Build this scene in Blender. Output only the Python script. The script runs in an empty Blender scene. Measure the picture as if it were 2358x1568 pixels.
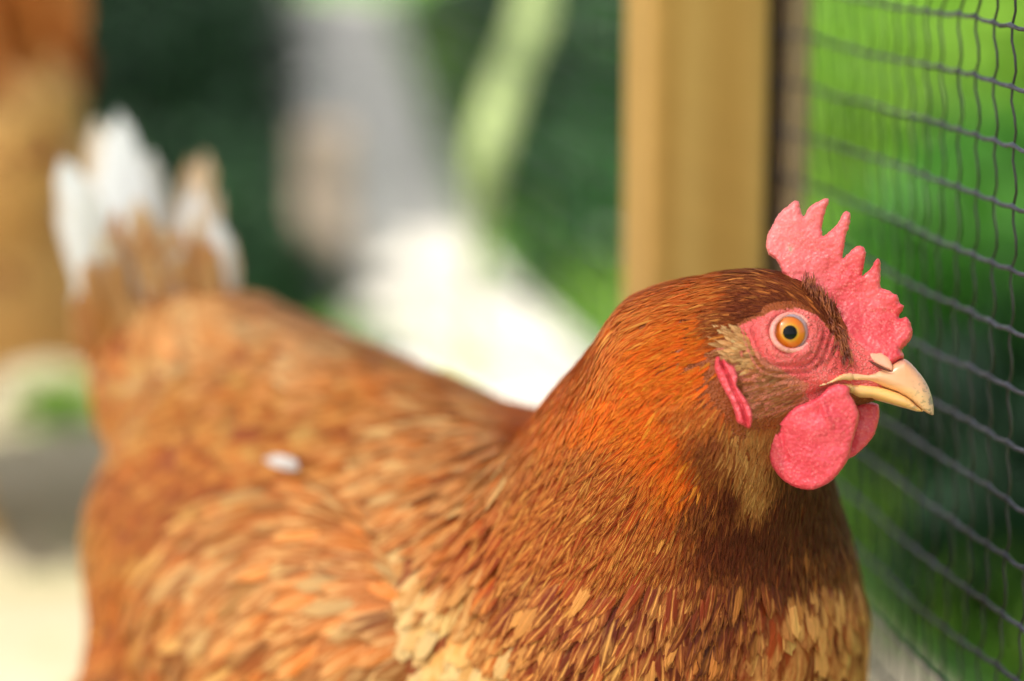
import bpy, bmesh, math, random
import numpy as np
from mathutils import Vector, Matrix
from mathutils.geometry import delaunay_2d_cdt
from mathutils.bvhtree import BVHTree
random.seed(7); rng = np.random.default_rng(11)
R = math.radians
scene = bpy.context.scene
C = scene.collection

# ------------------------------------------------------------------ camera
CAM_H, PITCH, LENS = 0.52, 12.0, 85.0
cam = bpy.data.cameras.new('camera'); camo = bpy.data.objects.new('camera', cam); C.objects.link(camo)
camo.location = (0, 0, CAM_H); camo.rotation_euler = (R(90 - PITCH), 0, 0)
cam.lens = LENS; cam.sensor_width = 36; cam.clip_start = 0.02; cam.clip_end = 500
cam.dof.use_dof = True; cam.dof.focus_distance = 0.795; cam.dof.aperture_fstop = 2.85; cam.dof.aperture_blades = 0
scene.camera = camo

# ------------------------------------------------------------------ sky and sun
SUN_EL, SUN_AZ = 52.0, 233.0          # azimuth measured clockwise from +Y (camera looks along +Y)
sd = Vector((math.sin(R(SUN_AZ)) * math.cos(R(SUN_EL)), math.cos(R(SUN_AZ)) * math.cos(R(SUN_EL)), math.sin(R(SUN_EL))))
w = bpy.data.worlds.new('World'); scene.world = w; w.use_nodes = True
nt = w.node_tree; bg = nt.nodes['Background']
sky = nt.nodes.new('ShaderNodeTexSky'); sky.sky_type = 'NISHITA'; sky.sun_disc = False
sky.sun_elevation = R(SUN_EL); sky.sun_rotation = R(SUN_AZ); sky.dust_density = 3.0; sky.air_density = 0.8
hs = nt.nodes.new('ShaderNodeHueSaturation'); hs.inputs['Saturation'].default_value = 0.12
nt.links.new(sky.outputs[0], hs.inputs['Color']); nt.links.new(hs.outputs[0], bg.inputs['Color'])
bg.inputs['Strength'].default_value = 0.13
sl = bpy.data.lights.new('sun', 'SUN'); sl.energy = 4.2; sl.angle = R(0.6); sl.color = (1, .93, .82)
so = bpy.data.objects.new('sun', sl); C.objects.link(so); so.rotation_euler = sd.to_track_quat('Z', 'Y').to_euler()
scene.view_settings.view_transform = 'Standard'; scene.view_settings.look = 'None'
scene.view_settings.exposure = 1.15; scene.view_settings.gamma = 1
scene.cycles.transparent_max_bounces = 24; scene.cycles.max_bounces = 6
scene.cycles.sample_clamp_indirect = 6

# ------------------------------------------------------------------ pixel (of a 2358 x 1568 view) + depth -> world
K = 36.0 / LENS / 2358.0
cp, sp_ = math.cos(R(PITCH)), math.sin(R(PITCH))
AR = np.array((1., 0, 0)); AU = np.array((0., sp_, cp)); AF = np.array((0., cp, -sp_))
CO = np.array((0., 0, CAM_H))
def P(x, y, d):
    return CO + AF * d + AR * ((x - 1179) * K * d) + AU * ((784 - y) * K * d)
def topx(p):                                 # world (N,3) -> px, py, depth
    q = p - CO; d = q @ AF
    return 1179 + (q @ AR) / d / K, 784 - (q @ AU) / d / K, d
def ground_at(x, y):                         # world point on the ground under a pixel
    v = AF + AR * ((x - 1179) * K) + AU * ((784 - y) * K)
    return CO + v * (CAM_H / -v[2])

# ------------------------------------------------------------------ helpers
def tag(o, label=None, cat=None, group=None, kind=None):
    if label: o['label'] = label
    if cat: o['category'] = cat
    if group: o['group'] = group
    if kind: o['kind'] = kind
    return o
def empty(name, loc):
    o = bpy.data.objects.new(name, None); C.objects.link(o); o.location = tuple(loc); o.empty_display_size = .05
    return o
def mesh_obj(name, verts, faces, mat, parent=None, smooth=True):
    me = bpy.data.meshes.new(name); me.from_pydata([tuple(v) for v in verts], [], [tuple(f) for f in faces]); me.update()
    if smooth: me.polygons.foreach_set('use_smooth', [True] * len(me.polygons))
    if mat: me.materials.append(mat)
    return link(name, me, parent)
def link(name, me, parent=None):
    o = bpy.data.objects.new(name, me); C.objects.link(o)
    if parent is not None:
        o.parent = parent
        base = Vector((0, 0, 0)); q = parent
        while q is not None: base += q.location; q = q.parent
        o.location = -base
    return o
def quads_mesh(name, V, F, mat, attrs=None, uv=None, smooth=True):
    """V (N,3), F (M,4) numpy quads; attrs {name:(N,4)} colours; uv (N,2) per vertex"""
    me = bpy.data.meshes.new(name); n, m = len(V), len(F)
    me.vertices.add(n); me.vertices.foreach_set('co', V.astype(np.float32).ravel())
    me.loops.add(m * 4); me.loops.foreach_set('vertex_index', F.astype(np.int32).ravel())
    me.polygons.add(m); me.polygons.foreach_set('loop_start', np.arange(0, m * 4, 4, dtype=np.int32))
    me.polygons.foreach_set('loop_total', np.full(m, 4, dtype=np.int32))
    me.polygons.foreach_set('use_smooth', np.full(m, smooth))
    me.update(calc_edges=True)
    if uv is not None:
        l = me.uv_layers.new(name='UVMap'); l.data.foreach_set('uv', uv[F.ravel()].astype(np.float32).ravel())
    for k, a in (attrs or {}).items():
        at = me.attributes.new(k, 'FLOAT_COLOR', 'POINT'); at.data.foreach_set('color', a.astype(np.float32).ravel())
    me.materials.append(mat)
    return me

class N:                                     # tiny node helper
    def __init__(s, name):
        s.m = bpy.data.materials.new(name); s.m.use_nodes = True; s.t = s.m.node_tree
        s.b = s.t.nodes['Principled BSDF']; s.out = s.t.nodes['Material Output']
    def n(s, typ, **kw):
        o = s.t.nodes.new('ShaderNode' + typ)
        for k, v in kw.items():
            if k in o.inputs.keys() if isinstance(k, str) else False: s.set(o, k, v)
            else: setattr(o, k, v)
        return o
    def set(s, node, k, v):
        if isinstance(v, bpy.types.NodeSocket): s.t.links.new(v, node.inputs[k])
        else: node.inputs[k].default_value = v
    def math(s, op, a, b=0., clamp=False):
        o = s.t.nodes.new('ShaderNodeMath'); o.operation = op; o.use_clamp = clamp
        s.set(o, 0, a); s.set(o, 1, b); return o.outputs[0]
    def sstep(s, x, a, b):
        o = s.t.nodes.new('ShaderNodeMapRange'); o.interpolation_type = 'SMOOTHSTEP'
        s.set(o, 0, x); s.set(o, 1, a); s.set(o, 2, b); o.inputs[3].default_value = 0; o.inputs[4].default_value = 1
        return o.outputs[0]
    def mix(s, f, a, b, blend='MIX'):
        o = s.t.nodes.new('ShaderNodeMix'); o.data_type = 'RGBA'; o.blend_type = blend
        s.set(o, 0, f)
        for i, v in ((6, a), (7, b)):
            s.set(o, i, v if isinstance(v, bpy.types.NodeSocket) else (*v[:3], 1))
        return o.outputs[2]
    def noise(s, vec=None, scale=5., detail=3., rough=.5):
        o = s.t.nodes.new('ShaderNodeTexNoise'); o.inputs['Scale'].default_value = scale
        o.inputs['Detail'].default_value = detail; o.inputs['Roughness'].default_value = rough
        if vec is not None: s.t.links.new(vec, o.inputs['Vector'])
        return o.outputs['Fac']
    def coord(s): return s.t.nodes.new('ShaderNodeTexCoord').outputs['Object']
    def mapv(s, vec, scale):
        o = s.t.nodes.new('ShaderNodeMapping'); s.t.links.new(vec, o.inputs[0]); o.inputs['Scale'].default_value = scale
        return o.outputs[0]
    def bump(s, h, dist=.001, strength=1.):
        o = s.t.nodes.new('ShaderNodeBump'); s.set(o, 'Height', h); o.inputs['Distance'].default_value = dist
        o.inputs['Strength'].default_value = strength; s.t.links.new(o.outputs[0], s.b.inputs['Normal']); return o.outputs[0]
    def base(s, c): s.set(s.b, 'Base Color', c if isinstance(c, bpy.types.NodeSocket) else (*c, 1))
    def p(s, **kw):
        for k, v in kw.items(): s.b.inputs[k.replace('_', ' ')].default_value = v
        return s

# ------------------------------------------------------------------ materials
def feather_mat(name, tint=None, wash=None):
    t = N(name)
    uv = t.t.nodes.new('ShaderNodeUVMap'); uv.uv_map = 'UVMap'
    sp = t.t.nodes.new('ShaderNodeSeparateXYZ'); t.t.links.new(uv.outputs[0], sp.inputs[0])
    u, v = sp.outputs[0], sp.outputs[1]
    def att(n):
        a = t.t.nodes.new('ShaderNodeAttribute'); a.attribute_name = n; return a
    ca, cb, cw = att('ca'), att('cb'), att('cw')
    wv = t.t.nodes.new('ShaderNodeSeparateColor'); t.t.links.new(cw.outputs['Color'], wv.inputs[0])
    rnd = cw.outputs['Alpha']
    a = t.math('ABSOLUTE', t.math('MULTIPLY', t.math('SUBTRACT', u, .5), 2.))
    vv = t.math('SUBTRACT', v, t.math('MULTIPLY', a, .3))
    cv = t.t.nodes.new('ShaderNodeCombineXYZ')
    t.set(cv, 0, t.math('MULTIPLY', u, 9.)); t.set(cv, 1, t.math('MULTIPLY', vv, 7.)); t.set(cv, 2, t.math('MULTIPLY', rnd, 61.))
    barb = t.noise(cv.outputs[0], 1., 2.)
    cv2 = t.t.nodes.new('ShaderNodeCombineXYZ')
    t.set(cv2, 0, t.math('MULTIPLY', u, 1.5)); t.set(cv2, 1, t.math('MULTIPLY', vv, 3.)); t.set(cv2, 2, t.math('MULTIPLY', rnd, 97.))
    blot = t.noise(cv2.outputs[0], 1., 2.)
    shaft = t.sstep(a, .30, .0)
    edge = t.sstep(a, .45, .95)
    tip = t.sstep(t.math('ADD', vv, t.math('MULTIPLY', t.math('SUBTRACT', blot, .5), .5)), .35, .75)
    f = t.math('MULTIPLY', shaft, wv.outputs[0])
    f = t.math('ADD', f, t.math('MULTIPLY', edge, wv.outputs[1]))
    f = t.math('ADD', f, t.math('MULTIPLY', tip, wv.outputs[2]))
    f = t.math('ADD', f, t.math('SUBTRACT', t.math('MULTIPLY', t.math('SUBTRACT', blot, .5), .9), .06))
    f = t.math('ADD', f, t.math('MULTIPLY', t.math('SUBTRACT', barb, .5), .7), True)
    col = t.mix(f, ca.outputs['Color'], cb.outputs['Color'])
    if tint: col = t.mix(1., col, tint, 'MULTIPLY')
    if wash: col = t.mix(.6, col, wash)
    # barbs separating at the rim and the tip
    tipcut = t.math('ADD', t.math('MULTIPLY', a, .5), t.math('MULTIPLY', t.math('MULTIPLY', v, v), .62))
    cut = t.math('SUBTRACT', 1.10, t.math('MULTIPLY', barb, .8))
    al = t.sstep(t.math('SUBTRACT', cut, tipcut), -.17, -.13)
    # light passing through the vane
    t.base(col); t.p(Roughness=.45, Specular_IOR_Level=.22)
    t.bump(t.math('ADD', barb, t.math('MULTIPLY', shaft, .5)), .0005, .8)
    tl = t.t.nodes.new('ShaderNodeBsdfTranslucent'); t.t.links.new(col, tl.inputs[0])
    mx = t.t.nodes.new('ShaderNodeMixShader'); mx.inputs[0].default_value = .18
    t.t.links.new(t.b.outputs[0], mx.inputs[1]); t.t.links.new(tl.outputs[0], mx.inputs[2])
    tr = t.t.nodes.new('ShaderNodeBsdfTransparent'); m2 = t.t.nodes.new('ShaderNodeMixShader')
    t.t.links.new(al, m2.inputs[0]); t.t.links.new(tr.outputs[0], m2.inputs[1]); t.t.links.new(mx.outputs[0], m2.inputs[2])
    t.t.links.new(m2.outputs[0], t.out.inputs[0])
    return t.m
M_FEATHER = feather_mat('feather')

def skin_mat(name, base, pale, deep, scale=1500., bump=.0006, folds=True, tone=False):
    t = N(name); co = t.coord()
    vo = t.t.nodes.new('ShaderNodeTexVoronoi'); vo.inputs['Scale'].default_value = scale
    t.t.links.new(co, vo.inputs['Vector'])
    d = vo.outputs['Distance']; pk = t.sstep(d, .62, .15)
    n1 = t.noise(co, 90., 3.); n2 = t.noise(co, 420., 3.)
    c = t.mix(t.sstep(n1, .35, .7), base, deep)
    if tone:
        ta = t.t.nodes.new('ShaderNodeAttribute'); ta.attribute_name = 'tone'; ts = t.t.nodes.new('ShaderNodeSeparateColor'); t.t.links.new(ta.outputs['Color'], ts.inputs[0])
        c = t.mix(ts.outputs[0], c, (.78, .19, .19)); c = t.mix(ts.outputs[1], c, (.60, .025, .045)); c = t.mix(t.math('MULTIPLY', ts.outputs[2], t.sstep(n2, .4, .6)), c, (.42, .28, .20))
    c = t.mix(t.math('MULTIPLY', t.math('MULTIPLY', pk, .45), t.sstep(n2, .3, .7)), c, pale)
    n3 = t.noise(t.mapv(co, (1, 1, 1)), 160., 4.)
    vs = t.t.nodes.new('ShaderNodeTexVoronoi'); vs.feature = 'SMOOTH_F1'; vs.inputs['Scale'].default_value = scale * .8; t.t.links.new(co, vs.inputs['Vector'])
    h = t.math('ADD', t.math('MULTIPLY', vs.outputs['Distance'], -1.5), t.math('MULTIPLY', n1, .25))
    t.base(c); t.p(Roughness=.40, Subsurface_Weight=.12, Subsurface_Scale=.0015, Specular_IOR_Level=.5)
    t.b.inputs['Subsurface Radius'].default_value = (1, .3, .2)
    t.bump(h, bump * .5, .8)
    return t.m
M_COMB = skin_mat('comb_skin', (.76, .095, .11), (.90, .30, .27), (.66, .045, .06), 1150., tone=True)
M_WATTLE = skin_mat('wattle_skin', (.72, .065, .095), (.88, .25, .25), (.62, .035, .06), 1100., folds=True)
M_LOBE = skin_mat('earlobe_skin', (.72, .075, .10), (.85, .25, .26), (.62, .04, .06), 1500.)

def body_mat():
    t = N('hen_skin'); co = t.coord()
    a = t.t.nodes.new('ShaderNodeAttribute'); a.attribute_name = 'skin'
    vo = t.t.nodes.new('ShaderNodeTexVoronoi'); vo.inputs['Scale'].default_value = 1100; t.t.links.new(co, vo.inputs['Vector'])
    pk = t.sstep(vo.outputs['Distance'], .6, .2)
    n1 = t.noise(co, 260., 4.)
    c = t.mix(t.math('MULTIPLY', pk, .3), a.outputs['Color'], (.92, .42, .36))
    c = t.mix(t.math('MULTIPLY', t.sstep(n1, .5, .75), .6), c, (.55, .06, .05))
    c = t.mix(t.math('MULTIPLY', t.sstep(t.noise(co, 75., 3.), .42, .62), .45), c, (.62, .045, .05)); c = t.mix(a.outputs['Alpha'], a.outputs['Color'], c)
    t.base(c); t.p(Roughness=.5, Subsurface_Weight=.15, Subsurface_Scale=.002, Specular_IOR_Level=.35)
    t.bump(t.math('ADD', t.math('MULTIPLY', pk, .7), n1), .0007, .8)
    return t.m
M_BODY = body_mat()

def beak_mat():
    t = N('beak_horn'); co = t.coord()
    a = t.t.nodes.new('ShaderNodeAttribute'); a.attribute_name = 'tone'
    n1 = t.noise(t.mapv(co, (1, 1, 3)), 120., 4.); n2 = t.noise(co, 700., 3.)
    c = t.mix(t.math('MULTIPLY', t.sstep(n1, .45, .7), .35), a.outputs['Color'], (.62, .36, .2))
    dirt = t.math('MULTIPLY', t.sstep(n2, .52, .62), a.outputs['Alpha'])
    c = t.mix(dirt, c, (.2, .15, .09))
    t.base(c); t.p(Roughness=.28, Specular_IOR_Level=.6, Subsurface_Weight=.2, Subsurface_Scale=.002, Coat_Weight=.25, Coat_Roughness=.2)
    t.bump(n1, .0004, .5)
    return t.m
M_BEAK = beak_mat()

def wood(name, c1, c2, axis=2, rough=.7):
    t = N(name); co = t.coord(); s = [38, 38, 38]; s[axis] = 1.6
    g = t.noise(t.mapv(co, tuple(s)), 1.4, 5., .6)
    b = t.noise(co, 9., 3.)
    c = t.mix(t.sstep(g, .3, .7), c1, c2); c = t.mix(t.math('MULTIPLY', t.sstep(b, .45, .7), .3), c, tuple(x * .6 for x in c1))
    t.base(c); t.p(Roughness=rough); t.bump(g, .001, .5); return t.m
def plain(name, c, rough=.6, c2=None, sc=20., **kw):
    t = N(name)
    if c2: t.base(t.mix(t.sstep(t.noise(t.coord(), sc, 4.), .35, .65), c, c2))
    else: t.base(c)
    t.p(Roughness=rough, **kw); return t.m
def leaf_mat(name, c1, c2, trans=.35):
    t = N(name)
    oi = t.t.nodes.new('ShaderNodeAttribute'); oi.attribute_name = 'lr'
    c = t.mix(oi.outputs['Fac'], c1, c2); t.base(c); t.p(Roughness=.45, Specular_IOR_Level=.4)
    tl = t.t.nodes.new('ShaderNodeBsdfTranslucent'); t.t.links.new(c, tl.inputs[0])
    mx = t.t.nodes.new('ShaderNodeMixShader'); mx.inputs[0].default_value = trans
    t.t.links.new(t.b.outputs[0], mx.inputs[1]); t.t.links.new(tl.outputs[0], mx.inputs[2]); t.t.links.new(mx.outputs[0], t.out.inputs[0])
    return t.m

# ================================================================== SETTING
def sheet(name, pts, z, mat):
    return tag(mesh_obj(name, [(x, y, z) for x, y in pts], [tuple(range(len(pts)))], mat, smooth=False), kind='structure')
t = N('lawn'); co = t.coord(); n1 = t.noise(co, 2.2, 5.); n2 = t.noise(co, 26., 4.)
t.base(t.mix(t.sstep(n1, .4, .62), t.mix(n2, (.03, .10, .012), (.07, .2, .02)), t.mix(n2, (.13, .34, .02), (.26, .46, .06)))); t.p(Roughness=.8)
sheet('ground', [(-200, -200), (200, -200), (200, 200), (-200, 200)], 0, t.m)
t = N('bare_soil'); co = t.coord(); n1 = t.noise(co, 4., 6.); n2 = t.noise(co, 60., 4.)
c = t.mix(t.sstep(n1, .3, .7), (.26, .23, .14), (.42, .37, .27)); n3 = t.noise(co, 14., 3.); c = t.mix(t.math('MULTIPLY', t.sstep(n3, .5, .7), .5), c, (.20, .24, .08)); c = t.mix(t.math('MULTIPLY', n2, .4), c, (.28, .22, .13))
t.base(c); t.p(Roughness=.9); t.bump(n2, .004)
EDGE = lambda D: .248 - .20 * (min(D, 3.0) - 1.5) - .075 * max(0, D - 3.0)
sheet('bare_soil', [(-2.6, -1.5), (EDGE(-1.5), -1.5), (EDGE(3), 3), (EDGE(8), 8), (-1.6, 8), (-2.6, 5)], .004, t.m)
t = N('pale_stone'); co = t.coord(); n2 = t.noise(co, 60., 4.)
t.base(t.mix(n2, (.82, .79, .71), (.72, .68, .60))); t.p(Roughness=.85); t.bump(n2, .003)
sheet('path', [(EDGE(2.0) - .46, 2.0), (EDGE(2.0), 2.0), (EDGE(3), 3), (EDGE(8), 8), (EDGE(8) - .6, 8), (EDGE(3) - .46, 3)], .008, t.m)

# ------------------------------------------------------------------ leaves
def leaf_cloud(name, centers, n, size, mat, parent=None, spread=(1, 1, 1), seed=1, upright=0.):
    r = np.random.default_rng(seed)
    centers = np.array(centers)          # (k,4): x,y,z,radius
    k = r.integers(0, len(centers), n)
    d = r.normal(size=(n, 3)); d /= np.linalg.norm(d, axis=1)[:, None]
    rad = r.random(n) ** .4
    p = centers[k, :3] + d * (rad * centers[k, 3])[:, None] * np.array(spread)
    p[:, 2] = np.maximum(p[:, 2], .012)
    a = r.normal(size=(n, 3)); a[:, 2] = a[:, 2] * .6 + upright; a /= np.linalg.norm(a, axis=1)[:, None]
    b = np.cross(a, d + r.normal(size=(n, 3)) * .6); b /= np.linalg.norm(b, axis=1)[:, None]
    nn = np.cross(a, b)
    L = size * (.6 + .8 * r.random(n)); W = L * .48
    rows = [(0, .05, 0), (.35, .5, .06), (.7, .42, .04), (1, .04, -.08)]
    V = []
    for (v, ww, h) in rows:
        for sgn in (-1, 1):
            V.append(p + a * (L * v)[:, None] + b * (W * ww * sgn)[:, None] + nn * (L * h)[:, None])
    V = np.stack(V, 1).reshape(-1, 3)
    base = np.arange(n)[:, None, None] * 8
    F = (base + np.array([[0, 1, 3, 2], [2, 3, 5, 4], [4, 5, 7, 6]])).reshape(-1, 4)
    lr = np.repeat(r.random(n), 8); A = np.stack([lr] * 3 + [np.ones_like(lr)], 1)
    me = quads_mesh(name, V, F, mat, {'lr': A})
    return link(name, me, parent)
def tube_pts(pts, rad, sides=6, cap=True):
    pts = [Vector(p) for p in pts]; V = []; F = []; up = None
    for i, p in enumerate(pts):
        tg = (pts[min(i + 1, len(pts) - 1)] - pts[max(i - 1, 0)]).normalized()
        if up is None: up = tg.orthogonal().normalized()
        up = (up - tg * up.dot(tg)).normalized(); sd_ = tg.cross(up)
        r_ = rad[i] if hasattr(rad, '__len__') else rad
        for k in range(sides):
            an = 2 * math.pi * k / sides; V.append(p + (up * math.cos(an) + sd_ * math.sin(an)) * r_)
    for i in range(len(pts) - 1):
        for k in range(sides):
            F.append((i * sides + k, i * sides + (k + 1) % sides, (i + 1) * sides + (k + 1) % sides, (i + 1) * sides + k))
    if cap: F.append(tuple(range(sides))[::-1]); F.append(tuple((len(pts) - 1) * sides + k for k in range(sides)))
    return V, F
class MB:
    def __init__(s): s.V = []; s.F = []
    def add(s, V, F):
        o = len(s.V); s.V += [tuple(v) for v in V]; s.F += [tuple(i + o for i in f) for f in F]; return s
    def build(s, name, mat, parent=None, smooth=True): return mesh_obj(name, s.V, s.F, mat, parent, smooth)

M_BARK = plain('bark', (.09, .06, .04), .9, (.16, .12, .08), 30.)
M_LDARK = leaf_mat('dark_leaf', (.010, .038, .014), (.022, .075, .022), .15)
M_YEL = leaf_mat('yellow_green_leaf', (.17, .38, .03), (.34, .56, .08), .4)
M_LSHADE = leaf_mat('shade_green_leaf', (.012, .07, .015), (.035, .14, .028), .2)  # dark leaf colour stands in for shade on the lawn across the path
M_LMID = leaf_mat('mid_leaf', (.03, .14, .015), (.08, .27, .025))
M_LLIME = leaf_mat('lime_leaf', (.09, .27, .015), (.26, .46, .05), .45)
def shrub(name, label, centers, n, size, mat, seed, group=None, cat='shrub', spread=(1, 1, 1)):
    c0 = np.mean(np.array(centers)[:, :2], 0)
    root = tag(empty(name, (c0[0], c0[1], 0)), label, cat, group)
    leaf_cloud('foliage', centers, n, size, mat, root, spread, seed)
    b = MB(); r = random.Random(seed)
    for c in centers:
        p0 = Vector((c0[0] + r.uniform(-.04, .04), c0[1] + r.uniform(-.04, .04), 0)); p1 = Vector(c[:3])
        mid = p0.lerp(p1, .5) + Vector((r.uniform(-.03, .03), r.uniform(-.03, .03), .02))
        b.add(*tube_pts([p0, mid, p1], [.012, .008, .004], 5))
    b.build('stem', M_BARK, root)
    return root
def gc(x, y, up=0., r=.2):
    g = ground_at(x, y); return (g[0], g[1], up, r)
# dark shrub between the tail and the pale path
def at(x, D, z, r): return (x, D, z, r)
def gp(x, y, z, r_): g = ground_at(x, y); return (g[0], g[1], z, r_)
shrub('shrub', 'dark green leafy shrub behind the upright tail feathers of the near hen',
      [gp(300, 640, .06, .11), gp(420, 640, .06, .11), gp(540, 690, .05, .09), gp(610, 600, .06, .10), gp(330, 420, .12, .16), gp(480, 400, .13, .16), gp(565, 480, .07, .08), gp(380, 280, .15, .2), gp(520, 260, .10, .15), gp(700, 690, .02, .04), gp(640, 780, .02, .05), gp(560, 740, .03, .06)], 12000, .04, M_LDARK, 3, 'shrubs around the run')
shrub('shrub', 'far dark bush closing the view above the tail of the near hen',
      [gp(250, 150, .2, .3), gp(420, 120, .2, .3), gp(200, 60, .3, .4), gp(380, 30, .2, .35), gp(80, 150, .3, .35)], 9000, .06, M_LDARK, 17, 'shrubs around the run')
shrub('shrub', 'dark blue green shrub standing in for shaded lawn across the path, seen through the netting left of the timber post',
      [gp(1320, 660, .02, .05), gp(1400, 640, .03, .06), gp(1270, 570, .03, .06), gp(1340, 560, .05, .09), gp(1400, 480, .08, .12), gp(1300, 440, .07, .10), gp(1380, 350, .12, .16), gp(1250, 320, .08, .14), gp(1300, 200, .14, .2), gp(1430, 200, .16, .2), gp(1130, 20, .05, .12), gp(1060, 90, .05, .12)], 12000, .04, M_LSHADE, 4, 'shrubs around the run')
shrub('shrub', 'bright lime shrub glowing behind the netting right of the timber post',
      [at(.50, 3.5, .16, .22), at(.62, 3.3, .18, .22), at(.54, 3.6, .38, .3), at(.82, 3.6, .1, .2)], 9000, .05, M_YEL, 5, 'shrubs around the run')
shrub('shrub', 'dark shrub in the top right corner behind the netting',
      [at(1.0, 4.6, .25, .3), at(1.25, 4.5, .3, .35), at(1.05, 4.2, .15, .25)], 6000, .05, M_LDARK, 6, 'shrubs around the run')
shrub('plant', 'dark leafy weeds standing in the lawn behind the netting', [at(.60, 3.0, .08, .10), at(.72, 2.9, .05, .08), at(.44, 2.6, .05, .09), at(.95, 3.3, .1, .14), at(.58, 2.45, .04, .07)], 4000, .045, M_LMID, 19, cat='plant')
shrub('plant', 'low clump of broad green leaves behind the netting below the comb',
      [at(.55, 2.2, .06, .14), at(.42, 2.0, .05, .12), at(.7, 2.5, .07, .15)], 2600, .06, M_LMID, 7, cat='plant')
shrub('plant', 'dark low plant behind the netting at the lower right corner',
      [at(.40, 1.62, .04, .10), at(.50, 1.75, .05, .12), at(.36, 1.78, .03, .08), at(.33, 1.55, .02, .05), at(.45, 1.5, .03, .08), at(.42, 1.95, .03, .09)], 3500, .05, M_LDARK, 8, cat='plant')
shrub('plant', 'small bright green weed beside the back of the near hen',
      [gp(800, 830, .01, .022), gp(790, 860, .01, .022)], 160, .04, M_LLIME, 9, cat='plant')
shrub('plant', 'small green weed on the bare soil between the two hens',
      [gp(130, 960, .012, .025), gp(118, 985, .01, .02)], 26, .04, M_LLIME, 12, cat='plant')
shrub('plant', 'bright green tuft against the left edge of the timber post',
      [at(.15, 2.75, .03, .035), at(.16, 2.85, .03, .04)], 170, .04, M_LLIME, 13, cat='plant')

# lawn blades beyond the path edge
def blades(name, n, seed, reg, h, mat):
    r = np.random.default_rng(seed); x = r.uniform(reg[0], reg[1], n); y = reg[2] + (reg[3] - reg[2]) * r.random(n) ** 1.3
    k = x > .27 - .2 * (np.minimum(y, 3.) - 1.5) - .075 * np.maximum(0, y - 3.); x, y = x[k], y[k]; n = len(x)
    p = np.stack([x, y, np.zeros(n)], 1); an = r.uniform(0, 2 * math.pi, n)
    s = np.stack([np.cos(an), np.sin(an), np.zeros(n)], 1); ln = r.normal(size=(n, 3)) * .35; ln[:, 2] = 1
    H = h * (.5 + r.random(n)); W = .004 + .003 * r.random(n)
    V = []
    for v, ww in ((0, 1), (.5, .8), (1, .1)):
        q = p + ln * (H * v)[:, None] + np.array((0, 0, -1)) * (H * v * v * .25)[:, None]
        V += [q - s * (W * ww)[:, None], q + s * (W * ww)[:, None]]
    V = np.stack(V, 1).reshape(-1, 3); F = (np.arange(n)[:, None, None] * 6 + np.array([[0, 1, 3, 2], [2, 3, 5, 4]])).reshape(-1, 4)
    lr = np.repeat(r.random(n), 6)
    return tag(link(name, quads_mesh(name, V, F, mat, {'lr': np.stack([lr] * 3 + [np.ones_like(lr)], 1)})),
               'sunlit green grass on the far side of the netting', 'grass', kind='stuff')
blades('grass', 40000, 21, (-.6, 2.2, 1.2, 6.5), .07, M_LLIME)

# tall pale green leaf blade rising from the path
def ribbon(pts, wid, n=30, camber=.2):
    V = []; F = []; pts = [Vector(p) for p in pts]
    def cr(t):
        m = len(pts) - 1; f = t * m; i = min(int(f), m - 1); f -= i
        a, b, c_, d = pts[max(i - 1, 0)], pts[i], pts[i + 1], pts[min(i + 2, m)]
        return .5 * ((2 * b) + (c_ - a) * f + (2 * a - 5 * b + 4 * c_ - d) * f * f + (3 * b - a - 3 * c_ + d) * f ** 3)
    for i in range(n + 1):
        t_ = i / n; p = cr(t_); s = Vector((1, .15, .1)).normalized(); ww = wid(t_)
        for k in (-1, -.5, 0, .5, 1): V.append(p + s * k * ww + Vector((0, camber * ww * k * k, 0)))
    for i in range(n):
        for k in range(4): F.append((i * 5 + k, i * 5 + k + 1, i * 5 + k + 6, i * 5 + k + 5))
    return V, F
root = tag(empty('leek_plant', tuple(ground_at(1085, 905))), 'tall pale green strap leaf rising in a curve over the white sunlit ground', 'plant')
d0 = 1.97
pts = [ground_at(1085, 905), P(1090, 700, 2.05), P(1105, 520, 2.0), P(1120, 360, d0), P(1170, 180, d0), P(1225, 40, d0), P(1240, -150, d0), P(1200, -300, d0 + .1)]
V, F = ribbon(pts, lambda t_: .0175 * min(1, .12 + 2.2 * t_ * t_ * 2) * (1 - .6 * max(0, t_ - .7) / .3))
t = N('strap_leaf'); c = t.mix(t.noise(t.coord(), 30., 3.), (.55, .72, .24), (.72, .84, .44)); t.base(c); t.p(Roughness=.35)
tl = t.t.nodes.new('ShaderNodeBsdfTranslucent'); t.t.links.new(c, tl.inputs[0]); mx = t.t.nodes.new('ShaderNodeMixShader'); mx.inputs[0].default_value = .3
t.t.links.new(t.b.outputs[0], mx.inputs[1]); t.t.links.new(tl.outputs[0], mx.inputs[2]); t.t.links.new(mx.outputs[0], t.out.inputs[0])
mesh_obj('leaf', V, F, t.m, root)
g0 = ground_at(1085, 905)
V, F = ribbon([g0, g0 + (-.03, .02, .06), g0 + (-.09, .03, .07), g0 + (-.14, .04, .02)], lambda t_: .009 * (1 - .8 * t_), 12); mesh_obj('leaf', V, F, t.m, root)

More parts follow.
